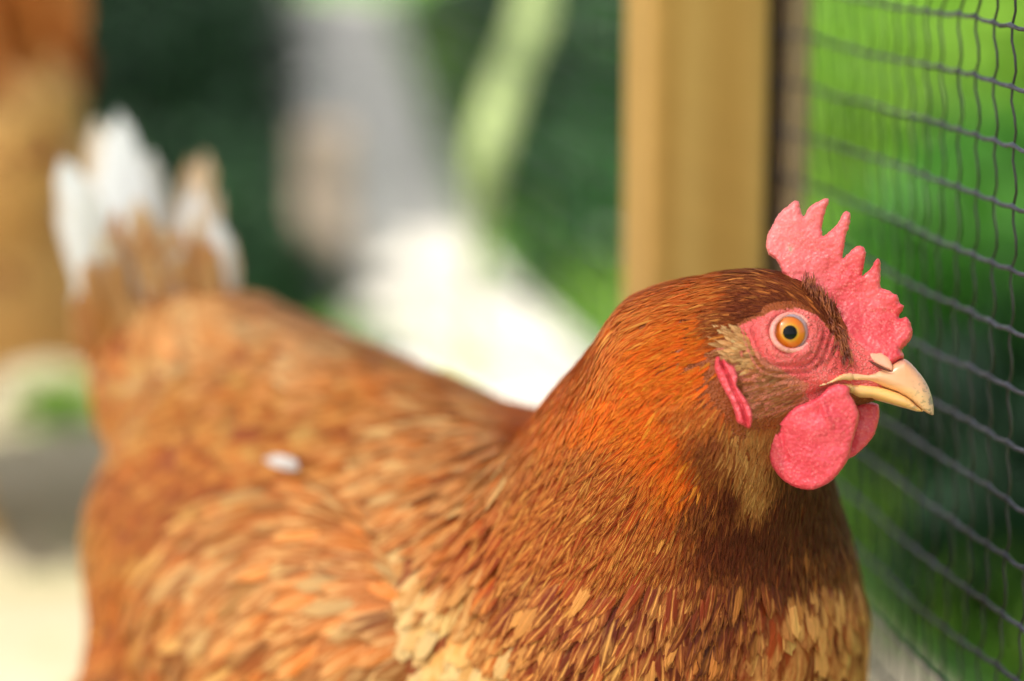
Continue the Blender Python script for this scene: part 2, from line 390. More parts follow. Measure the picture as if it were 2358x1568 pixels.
# ------------------------------------------------------------------ boxes
def box(cx, cy, cz, sx, sy, sz, rot=0, bev=.003):
    bm = bmesh.new(); bmesh.ops.create_cube(bm, size=1)
    bmesh.ops.scale(bm, vec=(sx, sy, sz), verts=bm.verts)
    if bev: bmesh.ops.bevel(bm, geom=list(bm.edges), offset=bev, segments=2, affect='EDGES', profile=.6)
    bmesh.ops.rotate(bm, cent=(0, 0, 0), matrix=Matrix.Rotation(rot, 3, 'Z'), verts=bm.verts)
    bmesh.ops.translate(bm, vec=(cx, cy, cz), verts=bm.verts)
    V = [v.co.copy() for v in bm.verts]; F = [[v.index for v in f.verts] for f in bm.faces]; bm.free(); return V, F
# pale weathered stake on the path
sx, sy = float(ground_at(750, 690)[0]), float(ground_at(750, 690)[1])
rt = tag(empty('wooden_stake', (sx, sy, 0)), 'short pale weathered wooden stake standing at the path edge beside the dark shrub', 'stake')
b = MB(); b.add(*box(0, 0, .095, .062, .05, .20, .1, .008)); o = b.build('shaft', wood('stake_wood', (.60, .46, .34), (.72, .58, .44)), rt, False)
o.location = (0, 0, 0); 

# ================================================================== FENCE
ZR = .82
def fence_pt(t_, Z):                          # t_ metres along the fence from the right edge of the view, height Z
    x = .2118 * ZR - .2317 * t_; zc = ZR + t_
    # same depth in camera space whatever the height: work on the horizontal trace through Z=.35
    y = (zc - sp_ * (CAM_H - .35)) / cp
    return Vector((x, y, Z))
FD = (fence_pt(1, 0) - fence_pt(0, 0)).normalized(); FN = Vector((FD.y, -FD.x, 0))    # outward (right)
frot = math.atan2(FD.y, FD.x) - math.pi / 2
fence = tag(empty('netting_fence', fence_pt(.24, 0)), 'fence of grey plastic netting fixed to a square honey coloured timber post', 'fence')
M_POST = wood('post_timber', (.40, .215, .045), (.50, .30, .085)); M_BATT = wood('batten_timber', (.26, .165, .08), (.34, .23, .13))
pc = fence_pt(.262, 0) - FN * .0335
b = MB(); b.add(*box(pc.x, pc.y, .42, .052, .05, .9, frot, .004)); post = b.build('post', M_POST, fence, False)
bc = fence_pt(.262, 0) + FN * .007
b = MB(); b.add(*box(bc.x, bc.y, .42, .010, .045, .9, frot, .002)); b.build('batten', M_BATT, fence, False)
# netting
M_NETH = plain('net_cord_grey', (.055, .06, .09), .4, (.02, .02, .035), 300.)
M_NETV = plain('net_thread_dark', (.006, .005, .006), .5, (.015, .012, .012), 300.)
r = random.Random(5)
RS, CS = .0206, .0149
T0, T1 = -.30, 1.9; nC = int((T1 - T0) / CS); nR = 36; Z0 = .02
jz = [[0] * (nC + 1) for _ in range(nR)]; jt = [[0] * (nC + 1) for _ in range(nR)]; jn = [[0] * (nC + 1) for _ in range(nR)]
import mathutils
for i in range(nR):
    for k in range(nC + 1):
        q = mathutils.noise.noise(Vector((k * .11, i * .3, 0))); q2 = mathutils.noise.noise(Vector((k * .45, i * .9, 7)))
        jz[i][k] = .0030 * q + .0012 * q2 + .0022 * math.sin(k * .07)
        jt[i][k] = .004 * mathutils.noise.noise(Vector((k * .2, i * .35, 3))) + .0015 * mathutils.noise.noise(Vector((k * .9, i * 1.1, 9)))
        jn[i][k] = .008 * mathutils.noise.noise(Vector((k * .08, i * .12, 21)))
def node(i, k):
    return fence_pt(T0 + k * CS + jt[i][k], Z0 + i * RS + jz[i][k]) + FN * jn[i][k]
hb = MB()
for i in range(nR):
    pts, rad = [], []
    for k in range(nC + 1):
        far = (T0 + k * CS) > .5
        n0 = node(i, k)
        pts.append(n0); rad.append(.00115 if not far else .0007)
        if k < nC and not far:
            n1 = node(i, k + 1)
            for f in (.12, .3, .6, .88):
                pts.append(n0.lerp(n1, f) + Vector((0, 0, -.0009 * math.sin(math.pi * f) + .0004 * r.random()))); rad.append(.00072 + .00014 * r.random())
    hb.add(*tube_pts(pts, rad, 6))
vb = MB()
for k in range(nC + 1):
    far = (T0 + k * CS) > .5; pts = []
    for i in range(nR):
        n0 = node(i, k); pts.append(n0 + FN * .0006)
        if i < nR - 1:
            n1 = node(i + 1, k); bow = .0030 + .0026 * mathutils.noise.noise(Vector((k * .3, i * .8, 31)))
            for f in ((.5,) if far else (.25, .5, .75)):
                pts.append(n0.lerp(n1, f) - FD * (bow * math.sin(f * math.pi) + .0016 * math.sin(f * 2 * math.pi)))
    vb.add(*tube_pts(pts, [.00050 if (T0 + k * CS) < .35 else .00036] * len(pts), 5))
net = hb.build('netting', M_NETH, fence); vb.build('vertical_thread', M_NETV, net)
# small pale fluff caught on one knot
kk = int((.035 - T0) / CS)

# ================================================================== added shade casters, unseen above the view
M_ROOF = wood('shade_roof_wood', (.25, .17, .1), (.35, .25, .15), 1)
roof = tag(empty('added_shade_roof', (-.86, .80, 1.4)), 'unseen flat reed roof added to thin the sun over the near hen', 'roof')
HR = 1.45; REED = .0082
def roof_xy(px, py, pz): s = (HR - pz) / sd.z; return px + sd.x * s, py + sd.y * s
x0, y0 = roof_xy(-.36, .35, .3); x1, y1 = roof_xy(.42, 1.32, .25); y1 = roof_xy(0, 1.85, 0)[1]; x1 = max(x1, roof_xy(.62, 1.5, 0)[0])
b = MB(); ny = int((y1 - y0) / .012)          # added sun filter: reeds 8 mm wide, 12 mm apart, let about a third of the sun through
for i in range(ny):
    b.add(*box((x0 + x1) / 2, y0 + .012 * (i + .5), HR, x1 - x0, REED, .003, 0, 0))
b.build('added_reed_screen', M_ROOF, roof, False)
b = MB()
for yy in (y0 + .08, y1 - .08): b.add(*box((x0 + x1) / 2, yy, HR - .035, x1 - x0, .04, .045, 0, .003))
b.build('batten', M_ROOF, roof, False)
for xx in (x0 + .03, x1 - .03):
    for yy in (y0 + .03,):
        b = MB(); b.add(*box(xx, yy, HR / 2 - .03, .05, .05, HR - .06, 0, .003)); b.build('post', M_ROOF, roof, False)
def shade_tree(label, targets, height, rad, n, seed):  # unseen crowns added along the sun ray so shade lands on the targets
    cs = []
    for (tx, ty, tz) in targets:
        s = (height - tz) / sd.z; cs.append((tx + sd.x * s, ty + sd.y * s, height, rad))
    cx = np.mean([c[0] for c in cs]) - 1.6; cy = np.mean([c[1] for c in cs]) + .2
    root = tag(empty('shade_tree', (cx, cy, 0)), label, 'shade_tree')
    leaf_cloud('crown', cs, n, .10, M_LMID, root, (1, 1, .6), seed)
    b = MB(); b.add(*tube_pts([(cx, cy, 0), (cx + .05, cy, height * .4), (cx, cy, height * .75)], [.09, .07, .05], 10))
    for c in cs: b.add(*tube_pts([(cx, cy, height * .7), c[:3]], [.04, .012], 6))
    b.build('trunk', M_BARK, root); return root
shade_tree('unseen added tree shading the far end of the pale path', [(-.5, 4.3, 0), (-.15, 4.6, 0), (-.25, 3.52, 0), (-1.0, 4.4, 0), (-1.0, 3.5, .2), (-.7, 5.4, 0), (-.3, 5.6, 0), (-.5, 4.1, .1), (-.95, 2.8, .1), (0, 4.7, 0), (-1.3, 5.2, 0), (-.55, 6.2, 0), (-.9, 6.6, 0), (-.6, 7.1, 0), (-.35, 5.1, 0), (-.3, 4.1, 0), (-1.0, 7.6, 0)], 3.0, .52, 19000, 31)
shade_tree('unseen added tree shading the lawn behind the netting', [(1.25, 4.4, .3), (1.6, 4.6, .2), (1.2, 4.9, .2), (.65, 1.7, 0), (.95, 2.0, 0)], 3.3, .42, 5200, 32)

# ================================================================== HEN
SIDE = 1
def sph(x, y, d, r): return (P(x, y, d), r * K * d)
PHI = R(14)
H0 = P(1850, 800, .80); S8 = K * .80
HF = AR * math.cos(PHI) - AF * math.sin(PHI)      # beak direction (turned a little to the camera)
HN = -AF * math.cos(PHI) - AR * math.sin(PHI)     # near-side lateral
HU = AU
def H(x, y, wd):                                  # px, py on screen, lateral offset from the head's mid plane
    f = ((x - 1850) * S8 + wd * math.sin(PHI)) / math.cos(PHI)
    return H0 + HF * f + HU * ((800 - y) * S8) + HN * wd
def smin(a, b, k):
    h = np.clip(.5 + .5 * (b - a) / k, 0, 1); return b * (1 - h) + a * h - k * h * (1 - h)
def cone(p, A, B):
    (a, ra), (b, rb) = A, B; ab = b - a; tt = np.clip(((p - a) @ ab) / (ab @ ab), 0, 1)
    return np.linalg.norm(p - a - tt[:, None] * ab, axis=1) - (ra + (rb - ra) * tt)
def ellip(p, c, r_, ax=(HF, HU, HN)):
    q = p - c; q = np.stack([q @ ax[0], q @ ax[1], q @ ax[2]], 1)
    k0 = np.linalg.norm(q / r_, axis=1); k1 = np.linalg.norm(q / (np.array(r_) ** 2), axis=1)
    return k0 * (k0 - 1) / np.maximum(k1, 1e-9)
N0 = sph(1735, 800, .805, 140); N1 = sph(1632, 890, .815, 238); N2 = sph(1548, 1150, .855, 322); N3 = sph(1505, 1450, .885, 402)
B1 = sph(1190, 1440, .95, 445); B2 = sph(640, 1270, 1.05, 440); T1_ = sph(430, 900, 1.11, 215); T2_ = sph(340, 740, 1.13, 160)
TF_ = sph(300, 1660, 1.02, 150); K1 = sph(570, 850, 1.08, 140); K2 = sph(920, 1030, .99, 130); CH = sph(1460, 1700, .93, 390)
TH1 = sph(980, 1750, .90, 190); TH1b = sph(930, 1880, .92, 90)
LEGX = []
BAX = (B2[0] - N3[0]); BAX[2] = 0; BAX /= np.linalg.norm(BAX)        # body axis to the tail
BLAT = np.array((BAX[1], -BAX[0], 0)); BLAT = BLAT if BLAT @ (-AF) > 0 else -BLAT    # near side lateral
EYE = np.array((1803, 766.))
def headparts(p):
    d = ellip(p, H(1795, 800, 0), (.0245, .0215, .0165))
    d = smin(d, ellip(p, H(1925, 850, 0), (.0180, .0105, .0088)), .008)
    d = smin(d, ellip(p, H(1800, 890, 0), (.0200, .0100, .0135)), .008)
    d = smin(d, ellip(p, H(1965, 898, 0), (.0088, .0046, .0052)), .003)
    return d
def sdf(p):
    d = cone(p, N0, N1); d = smin(d, cone(p, N1, N2), .02); d = smin(d, cone(p, N2, N3), .03)
    d = smin(d, cone(p, N3, B1), .035); d = smin(d, cone(p, B1, B2), .035); d = smin(d, cone(p, N3, CH), .03)
    d = smin(d, cone(p, T1_, T2_), .03); d = smin(d, cone(p, K1, K2), .04); d = smin(d, cone(p, TF_, (B2[0], .05)), .02)
    for s in (1, -1):
        c = B1[0] * .55 + B2[0] * .45 + BLAT * (.045 * s) - np.array((0, 0, .045))
        d = smin(d, cone(p, (c, .042), (c + np.array((.01, 0, -.055)), .018)), .02)
    d = smin(d, headparts(p), .012)
    return d
def head_disp(p):
    """fine relief on the face, metres outward"""
    q = p - H0; f = q @ HF; u = q @ HU; n_ = q @ HN
    x = 1850 + (f * math.cos(PHI) - np.abs(n_) * math.sin(PHI)) / S8; y = 800 - u / S8
    r_ = np.hypot((x - EYE[0]) * .95, y - EYE[1]); side = np.clip(np.abs(n_) / .008, 0, 1)
    an = np.arctan2(y - EYE[1], x - EYE[0])
    d = -.0042 * np.clip(1 - r_ / 44, 0, 1) ** .5                                  # socket
    d += .0012 * np.exp(-((r_ - 56) / 14) ** 2)                                    # swollen lid rim
    d += .0008 * np.sin((r_ + 4 * np.sin(an * 5)) / 2.6) * np.exp(-((r_ - 84) / 26) ** 2) * np.clip((y - 745) / 20, 0, 1)   # wrinkles
    d -= .0012 * np.exp(-((y - (905 - (x - 1870) * .25)) / 8) ** 2) * np.clip((x - 1780) / 60, 0, 1) * np.clip((1960 - x) / 40, 0, 1)
    d += .0012 * np.exp(-(((x - 1885) / 40) ** 2 + ((y - 870) / 16) ** 2))
    return d * side
def surface_nets(lo, hi, h):
    n = np.ceil((hi - lo) / h).astype(int) + 1
    ax = [lo[i] + h * np.arange(n[i]) for i in range(3)]
    G = np.empty(n)
    for i in range(n[0]):
        Y, Z = np.meshgrid(ax[1], ax[2], indexing='ij')
        G[i] = sdf(np.stack([np.full(Y.size, ax[0][i]), Y.ravel(), Z.ravel()], 1)).reshape(Y.shape)
    neg = G < 0
    corners = [(i, j, k) for i in (0, 1) for j in (0, 1) for k in (0, 1)]
    def sl_(A, c): return A[c[0]:n[0] - 1 + c[0], c[1]:n[1] - 1 + c[1], c[2]:n[2] - 1 + c[2]]
    s_ = sum(sl_(neg, c).astype(int) for c in corners); act = (s_ > 0) & (s_ < 8)
    idx = -np.ones(act.shape, int); ii = np.argwhere(act); idx[act] = np.arange(len(ii))
    acc = np.zeros((len(ii), 3)); cnt = np.zeros(len(ii))
    for a in corners:
        for ax_ in range(3):
            if a[ax_]: continue
            b_ = list(a); b_[ax_] = 1
            va = sl_(G, a)[act]; vb_ = sl_(G, b_)[act]; cr = (va < 0) != (vb_ < 0)
            tt = np.where(cr, va / np.where(cr, va - vb_, 1), 0); pp = np.array(a, float)[None] + np.zeros((len(ii), 3)); pp[:, ax_] += tt
            acc[cr] += pp[cr]; cnt[cr] += 1
    V = lo + h * (ii + acc / cnt[:, None]); F = []
    for ax_ in range(3):
        o1, o2 = [(1, 2), (2, 0), (0, 1)][ax_]
        A = neg.take(range(n[ax_] - 1), ax_); B = neg.take(range(1, n[ax_]), ax_)
        e = np.argwhere(A != B); fl = A[tuple(e.T)]
        ok = (e[:, o1] > 0) & (e[:, o2] > 0) & (e[:, o1] < n[o1] - 1) & (e[:, o2] < n[o2] - 1); e, fl = e[ok], fl[ok]
        def g(da, db):
            q = e.copy(); q[:, o1] -= da; q[:, o2] -= db; return idx[tuple(q.T)]
        Q = np.stack([g(1, 1), g(0, 1), g(0, 0), g(1, 0)], 1); Q[~fl] = Q[~fl][:, ::-1]; F.append(Q)
    return V, np.concatenate(F)
allp = np.array([s[0] for s in (N0, N1, N2, N3, B1, B2, T1_, T2_, CH)]); allr = np.array([s[1] for s in (N0, N1, N2, N3, B1, B2, T1_, T2_, CH)])
lo = (allp - allr[:, None]).min(0) - .02; hi = (allp + allr[:, None]).max(0) + .02; hi = np.maximum(hi, H(2060, 640, 0) + .01); lo[2] = min(lo[2], .05)
V, F = surface_nets(lo, hi, .0032)
bm = bmesh.new(); bv = [bm.verts.new(v) for v in V]
for f in F: bm.faces.new([bv[i] for i in f])
bm.verts.ensure_lookup_table()
HC = H(1860, 830, 0)
for lev, rr in ((0, .040), (1, .036)):
    ed = [e for e in bm.edges if np.linalg.norm(np.array((e.verts[0].co + e.verts[1].co) / 2) - HC) < rr]
    bmesh.ops.subdivide_edges(bm, edges=ed, cuts=1, use_grid_fill=True)
def grad(p, fn, e=2e-4):
    g = np.stack([fn(p + e * np.eye(3)[i]) - fn(p - e * np.eye(3)[i]) for i in range(3)], 1); return g / np.maximum(np.linalg.norm(g, axis=1), 1e-9)[:, None]
pv = np.array([v.co[:] for v in bm.verts])
for it in range(3):
    g = grad(pv, sdf); pv = pv - g * sdf(pv)[:, None]
near = np.linalg.norm(pv - HC, axis=1) < .042
pv[near] += grad(pv[near], sdf) * head_disp(pv[near])[:, None]
for v, q in zip(bm.verts, pv): v.co = q
bmesh.ops.recalc_face_normals(bm, faces=bm.faces)
bme = bpy.data.meshes.new('body'); bm.to_mesh(bme); bm.free()
bme.polygons.foreach_set('use_smooth', [True] * len(bme.polygons)); bme.materials.append(M_BODY)

# screen-space-free zone test: head local coordinates (mirrored for the far side)
def head_xy(p):
    q = p - H0; f = q @ HF; u = q @ HU; n_ = q @ HN
    return 1850 + (f * math.cos(PHI) - np.abs(n_) * math.sin(PHI)) / S8, 800 - u / S8, n_
def inpoly(x, y, poly):
    x = np.asarray(x); y = np.asarray(y); c = np.zeros(x.shape, bool); n = len(poly); j = n - 1
    for i in range(n):
        xi, yi = poly[i]; xj, yj = poly[j]
        c ^= ((yi > y) != (yj > y)) & (x < (xj - xi) * (y - yi) / (yj - yi + 1e-12) + xi); j = i
    return c
FACE = [(1690, 752), (1730, 735), (1770, 716), (1830, 712), (1872, 728), (1900, 765), (1925, 800), (1945, 815), (1940, 790), (1955, 640), (2150, 640), (2150, 893), (1965, 893), (1905, 925),
        (1855, 925), (1842, 902), (1850, 880), (1820, 868), (1785, 850), (1752, 832), (1722, 800), (1700, 775)]
CHEEK = [(1640, 800), (1700, 775), (1722, 800), (1752, 832), (1785, 850), (1820, 868), (1850, 880), (1842, 902), (1855, 925), (1800, 945), (1750, 955), (1720, 960), (1700, 900), (1680, 850), (1655, 822)]
LOBE = [(1636, 822), (1655, 826), (1680, 850), (1700, 900), (1718, 945), (1712, 980), (1690, 975), (1668, 920), (1645, 870)]
nv = len(bme.vertices); co_ = np.empty(nv * 3); bme.vertices.foreach_get('co', co_); co_ = co_.reshape(-1, 3)
hx, hy, hn = head_xy(co_); inhead = np.linalg.norm(co_ - HC, axis=1) < .05
col = np.tile(np.array((.26, .055, .008, 0.)), (nv, 1))
cheek = inpoly(hx, hy, CHEEK) & inhead; face = inpoly(hx, hy, FACE) & inhead
col[cheek] = (.52, .16, .09, .4); col[face] = (.78, .115, .11, 1.)
rr = np.hypot(hx - EYE[0], hy - EYE[1]); k = face & (rr < 66); col[k] = (.80, .15, .14, 1.)
at_ = bme.attributes.new('skin', 'FLOAT_COLOR', 'POINT'); at_.data.foreach_set('color', col.astype(np.float32).ravel())
hen = tag(empty('hen', (0, .93, 0)), 'near brown hen with serrated red comb looking right at the netting, in sharp focus', 'hen', 'hens in the run')
body = link('body', bme, hen)
bvh = BVHTree.FromPolygons([tuple(c) for c in co_], [tuple(p.vertices) for p in bme.polygons])
def cast(x, y):
    v = Vector(AF + AR * ((x - 1179) * K) + AU * ((784 - y) * K)).normalized()
    h, n_, i, d = bvh.ray_cast(Vector(CO), v); return h, n_

# ---------------------------------------------------------------- feathers
COL = {  # dark, light, (shaft, edge, tip) weights, share of wholly pale feathers
 'crown':  ((.20, .030, .005), (.74, .25, .05), (.6, .15, .2), .08),
 'brow':   ((.11, .013, .004), (.66, .17, .035), (.5, .1, .15), .06),
 'hot':    ((.78, .095, .003), (.99, .30, .02), (.35, .2, .4), .02),  # orange hackle, its colour brightened in place of a sunlit patch
 'nape':   ((.58, .085, .006), (.96, .36, .06), (.4, .2, .35), .03),
 'neck':   ((.30, .038, .003), (.88, .34, .06), (.7, .12, .25), .02),
 'low':    ((.20, .024, .003), (.84, .34, .08), (.65, .12, .3), .05),
 'throat': ((.10, .013, .004), (.42, .095, .018), (.2, .1, .15), .02),  # shadow under head and wattle is put into these dark colours
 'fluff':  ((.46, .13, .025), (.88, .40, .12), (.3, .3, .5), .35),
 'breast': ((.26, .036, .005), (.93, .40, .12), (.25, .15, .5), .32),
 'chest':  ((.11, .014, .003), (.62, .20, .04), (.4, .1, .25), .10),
 'wing':   ((.34, .075, .008), (.82, .42, .12), (.45, .35, .35), .10),
 'wingl':  ((.46, .20, .04), (.74, .47, .17), (.3, .35, .4), .2),
 'cream':  ((.56, .27, .07), (.88, .58, .24), (.2, .2, .6), .4),
 'back':   ((.46, .13, .020), (.80, .46, .17), (.5, .3, .35), .12),
 'rump':   ((.38, .10, .012), (.62, .31, .075), (.3, .25, .4), .10),
 'rumpd':  ((.31, .068, .008), (.54, .21, .04), (.3, .2, .35), .06),
 'saddle': ((.50, .19, .05), (.74, .46, .20), (.3, .25, .4), .15),
}
#       px    py    dx    dy    L mm  W mm  point  key
GUIDE = [
 (1955, 800, -.45, -.9, 9, 1.9, 2.0, 'brow'), (1925, 740, -.6, -.8, 11, 2.1, 2.0, 'brow'), (1885, 690, -.8, -.6, 12, 2.2, 2.0, 'crown'), (1850, 700, -.9, -.4, 11, 2.2, 2.0, 'brow'),
 (1830, 650, -1, -.25, 12, 2.2, 2.2, 'crown'), (1760, 640, -1, 0, 12, 2.4, 2.5, 'crown'), (1760, 700, -1, .1, 10, 2.1, 2.2, 'brow'), (1700, 730, -1, .25, 10, 2.2, 2.2, 'crown'),
 (1690, 650, -1, .08, 12, 1.8, 2.6, 'nape'), (1600, 660, -1, .25, 14, 2.2, 3, 'nape'), (1500, 700, -.9, .45, 15, 2.6, 3, 'nape'), (1400, 780, -.8, .6, 17, 3.0, 3, 'nape'), (1320, 880, -.75, .7, 19, 3.6, 3, 'nape'),
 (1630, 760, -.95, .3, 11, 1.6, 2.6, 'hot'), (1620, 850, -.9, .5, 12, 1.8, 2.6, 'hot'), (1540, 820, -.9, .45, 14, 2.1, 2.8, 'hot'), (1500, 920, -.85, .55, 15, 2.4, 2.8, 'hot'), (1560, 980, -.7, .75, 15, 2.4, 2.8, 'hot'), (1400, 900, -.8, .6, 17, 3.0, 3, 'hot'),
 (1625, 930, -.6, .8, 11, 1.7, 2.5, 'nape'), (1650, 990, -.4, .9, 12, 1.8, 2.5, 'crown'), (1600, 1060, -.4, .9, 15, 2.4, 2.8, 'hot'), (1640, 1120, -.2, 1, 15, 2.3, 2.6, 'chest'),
 (1690, 1100, 0, 1, 12, 1.6, 2.4, 'throat'), (1680, 1200, -.05, 1, 15, 2.2, 2.6, 'throat'), (1730, 1190, .05, 1, 12, 1.7, 2.4, 'throat'), (1790, 1170, .1, 1, 13, 1.9, 2.4, 'throat'), (1860, 1160, .15, 1, 14, 2.2, 2.6, 'throat'), (1900, 1000, .1, 1, 9, 1.5, 2.4, 'throat'), (1950, 920, -.5, .7, 4.5, .7, 2.2, 'crown'), (2000, 915, -.5, .7, 4, .7, 2.2, 'crown'),
 (1715, 1000, -.1, 1, 7, 1.3, 2.6, 'fluff'), (1735, 1060, -.1, 1, 9, 1.4, 2.4, 'fluff'), (1750, 1110, 0, 1, 10, 1.3, 2.2, 'fluff'),
 (1380, 1010, -.75, .65, 18, 3.4, 3, 'neck'), (1300, 1080, -.75, .65, 20, 4.0, 3.2, 'neck'), (1450, 1120, -.65, .75, 18, 3.4, 3, 'neck'), (1350, 1220, -.6, .8, 20, 4.2, 3.2, 'neck'), (1500, 1230, -.45, .9, 19, 3.6, 3, 'neck'), (1560, 1330, -.25, 1, 20, 4.2, 3.2, 'low'),
 (1200, 1180, -.75, .65, 21, 4.8, 3.5, 'neck'), (1120, 1050, -.9, .4, 22, 5.0, 3.5, 'back'), (1250, 1330, -.6, .8, 21, 5.0, 3.5, 'low'), (1400, 1400, -.45, .9, 21, 5.2, 3.5, 'low'), (1480, 1520, -.3, .95, 21, 6.0, 4, 'low'), (1300, 1500, -.5, .85, 21, 6, 4, 'low'),
 (1650, 1400, -.15, 1, 19, 4.2, 3.5, 'chest'), (1600, 1520, -.2, 1, 19, 6, 4, 'chest'), (1720, 1320, 0, 1, 17, 3.4, 3, 'chest'), (1800, 1260, .08, 1, 16, 3.0, 3, 'throat'), (1880, 1250, .12, 1, 16, 3.6, 3, 'chest'),
 (1800, 1360, .05, 1, 19, 10, 5, 'breast'), (1850, 1430, .08, 1, 22, 13, 7, 'breast'), (1780, 1500, 0, 1, 22, 14, 8, 'breast'), (1900, 1520, .08, 1, 22, 13, 7, 'breast'), (1930, 1350, .15, 1, 19, 8, 4.5, 'breast'), (1810, 1130, .05, 1, 12, 1.7, 2.4, 'throat'), (1840, 1100, .05, 1, 12, 1.7, 2.4, 'throat'), (1655, 1050, -.3, .9, 13, 1.9, 2.5, 'crown'), (1960, 1480, .1, 1, 20, 10, 5, 'breast'), (1700, 1600, -.1, 1, 18, 8, 6, 'breast'),
 (1080, 1500, -.5, .85, 20, 11, 7, 'cream'), (980, 1450, -.6, .8, 20, 11, 7, 'cream'), (900, 1560, -.5, .8, 20, 11, 7, 'cream'), (1150, 1580, -.4, .9, 18, 10, 7, 'cream'), (1150, 1420, -.6, .8, 21, 8, 5, 'wing'),
 (1150, 950, -1, .1, 21, 4.5, 3.2, 'back'), (1000, 960, -1, .1, 22, 5, 3.4, 'back'), (880, 930, -1, -.1, 22, 7, 4, 'rump'), (950, 1080, -.95, .3, 23, 6, 3.6, 'back'),
 (760, 840, -.95, -.3, 20, 8, 5, 'saddle'), (620, 740, -.8, -.6, 20, 8, 5, 'saddle'), (480, 760, -.4, -.9, 22, 8, 5, 'saddle'), (300, 780, -.1, -1, 24, 8, 5, 'saddle'), (640, 900, -.9, .1, 19, 8, 5, 'rump'),
 (480, 950, -.7, .3, 18, 8, 5, 'rump'), (300, 950, -.5, .4, 18, 8, 5, 'rump'), (330, 1130, -.4, .8, 18, 8, 5, 'rumpd'), (520, 1120, -.6, .6, 18, 8, 5, 'rumpd'), (300, 1350, -.2, 1, 18, 8, 5, 'rumpd'), (230, 1200, -.2, 1, 18, 8, 5, 'rump'), (700, 1000, -.8, .4, 20, 8, 5, 'rump'),
 (500, 1450, -.3, 1, 20, 8, 5, 'rumpd'), (800, 1700, -.3, 1, 20, 9, 6, 'wing'), (1400, 1800, -.2, 1, 20, 9, 6, 'breast'),
]
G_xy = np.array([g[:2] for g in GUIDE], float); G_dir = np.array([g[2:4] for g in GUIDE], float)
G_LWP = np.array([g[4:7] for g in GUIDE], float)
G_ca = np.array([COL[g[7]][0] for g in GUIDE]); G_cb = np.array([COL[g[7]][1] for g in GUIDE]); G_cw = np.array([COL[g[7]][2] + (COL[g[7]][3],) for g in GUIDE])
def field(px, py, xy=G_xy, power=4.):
    d2 = (px[:, None] - xy[None, :, 0]) ** 2 + (py[:, None] - xy[None, :, 1]) ** 2 + 100
    w_ = d2 ** (-power / 2); return w_ / w_.sum(1)[:, None]
def tri_sample(V, F, n, r):
    T = np.concatenate([F[:, [0, 1, 2]], F[:, [0, 2, 3]]]) if F.shape[1] == 4 else F
    a, b_, c_ = V[T[:, 0]], V[T[:, 1]], V[T[:, 2]]; cr = np.cross(b_ - a, c_ - a); ar = np.linalg.norm(cr, axis=1) / 2
    ok = ar > 1e-12; T, a, b_, c_, cr, ar = T[ok], a[ok], b_[ok], c_[ok], cr[ok], ar[ok]
    k_ = r.choice(len(ar), n, p=ar / ar.sum()); u, v = r.random(n), r.random(n); fl = u + v > 1; u[fl] = 1 - u[fl]; v[fl] = 1 - v[fl]
    return a[k_] + (b_[k_] - a[k_]) * u[:, None] + (c_[k_] - a[k_]) * v[:, None], ar.sum()
def feathers(root_p, nrm, dirv, L, Wd, pt, ca, cb, cw, r, lift=.20, curv=.17, ns=6, na=3, camber=.25, sink=.0008, bend=.06, hug=None):
    n = len(root_p)
    dirv = dirv - nrm * np.sum(dirv * nrm, 1)[:, None]; dirv /= np.maximum(np.linalg.norm(dirv, axis=1), 1e-9)[:, None]
    an = r.normal(size=n) * .11; s0 = np.cross(nrm, dirv)
    dirv = dirv * np.cos(an)[:, None] + s0 * np.sin(an)[:, None]; side = np.cross(nrm, dirv)
    lf = lift * (.7 + .6 * r.random(n)); bd = r.normal(size=n) * bend
    Vs, UV = [], []; hr = .75 + .6 * r.random(n)
    for i in range(ns + 1):
        v = i / ns
        c_ = root_p - nrm * sink + dirv * (L * v)[:, None] + nrm * (L * (lf * v - curv * v * v))[:, None] + side * (L * bd * v * v)[:, None]
        if hug is not None:
            for _ in range(2):
                gg = grad(c_, hug); c_ = c_ + gg * (-sink * (1 - v) + L * hr * (lift * v - curv * v * v * .6) - hug(c_))[:, None]
        ww = Wd * .5 * (np.minimum(1, (v + .06) / .4) ** .6) * np.maximum(1 - v ** pt, 0) ** .55 + Wd * .015
        for j in range(na):
            s = (j / (na - 1) - .5) * 2
            Vs.append(c_ + side * (ww * s)[:, None] - nrm * (ww * camber * s * s)[:, None]); UV.append((j / (na - 1), v))
    m = (ns + 1) * na; Vv = np.stack(Vs, 1).reshape(-1, 3); uv = np.tile(np.array(UV), (n, 1))
    fl = []
    for i in range(ns):
        for j in range(na - 1): q = i * na + j; fl.append((q, q + 1, q + na + 1, q + na))
    Fv = (np.arange(n)[:, None, None] * m + np.array(fl)[None]).reshape(-1, 4)
    pad = lambda c3: np.concatenate([c3, np.ones((n, 1))], 1) if c3.shape[1] == 3 else c3
    at__ = {'ca': np.repeat(pad(ca), m, 0), 'cb': np.repeat(pad(cb), m, 0), 'cw': np.repeat(cw, m, 0)}
    return Vv, Fv, uv, at__
def colours(wt, r, Ca, Cb, Cw, n, mk=.5, sg=.2):
    pick = (wt.cumsum(1) > r.random(n)[:, None]).argmax(1)
    mixk = mk
    ca = (wt @ Ca) * (1 - mixk) + Ca[pick] * mixk; cb = (wt @ Cb) * (1 - mixk) + Cb[pick] * mixk; cw = wt @ Cw
    br = np.exp(r.normal(size=n) * sg)[:, None]; ca = ca * br; cb = cb * np.exp(r.normal(size=n) * .14)[:, None]
    pale = r.random(n) < cw[:, 3]; ca[pale] = cb[pale] * .75
    return ca, np.clip(cb, 0, .9), np.concatenate([cw[:, :3], r.random((n, 1))], 1)
bF = np.array([tuple(p.vertices) if len(p.vertices) == 4 else tuple(p.vertices) + (p.vertices[2],) for p in bme.polygons if len(p.vertices) in (3, 4)])
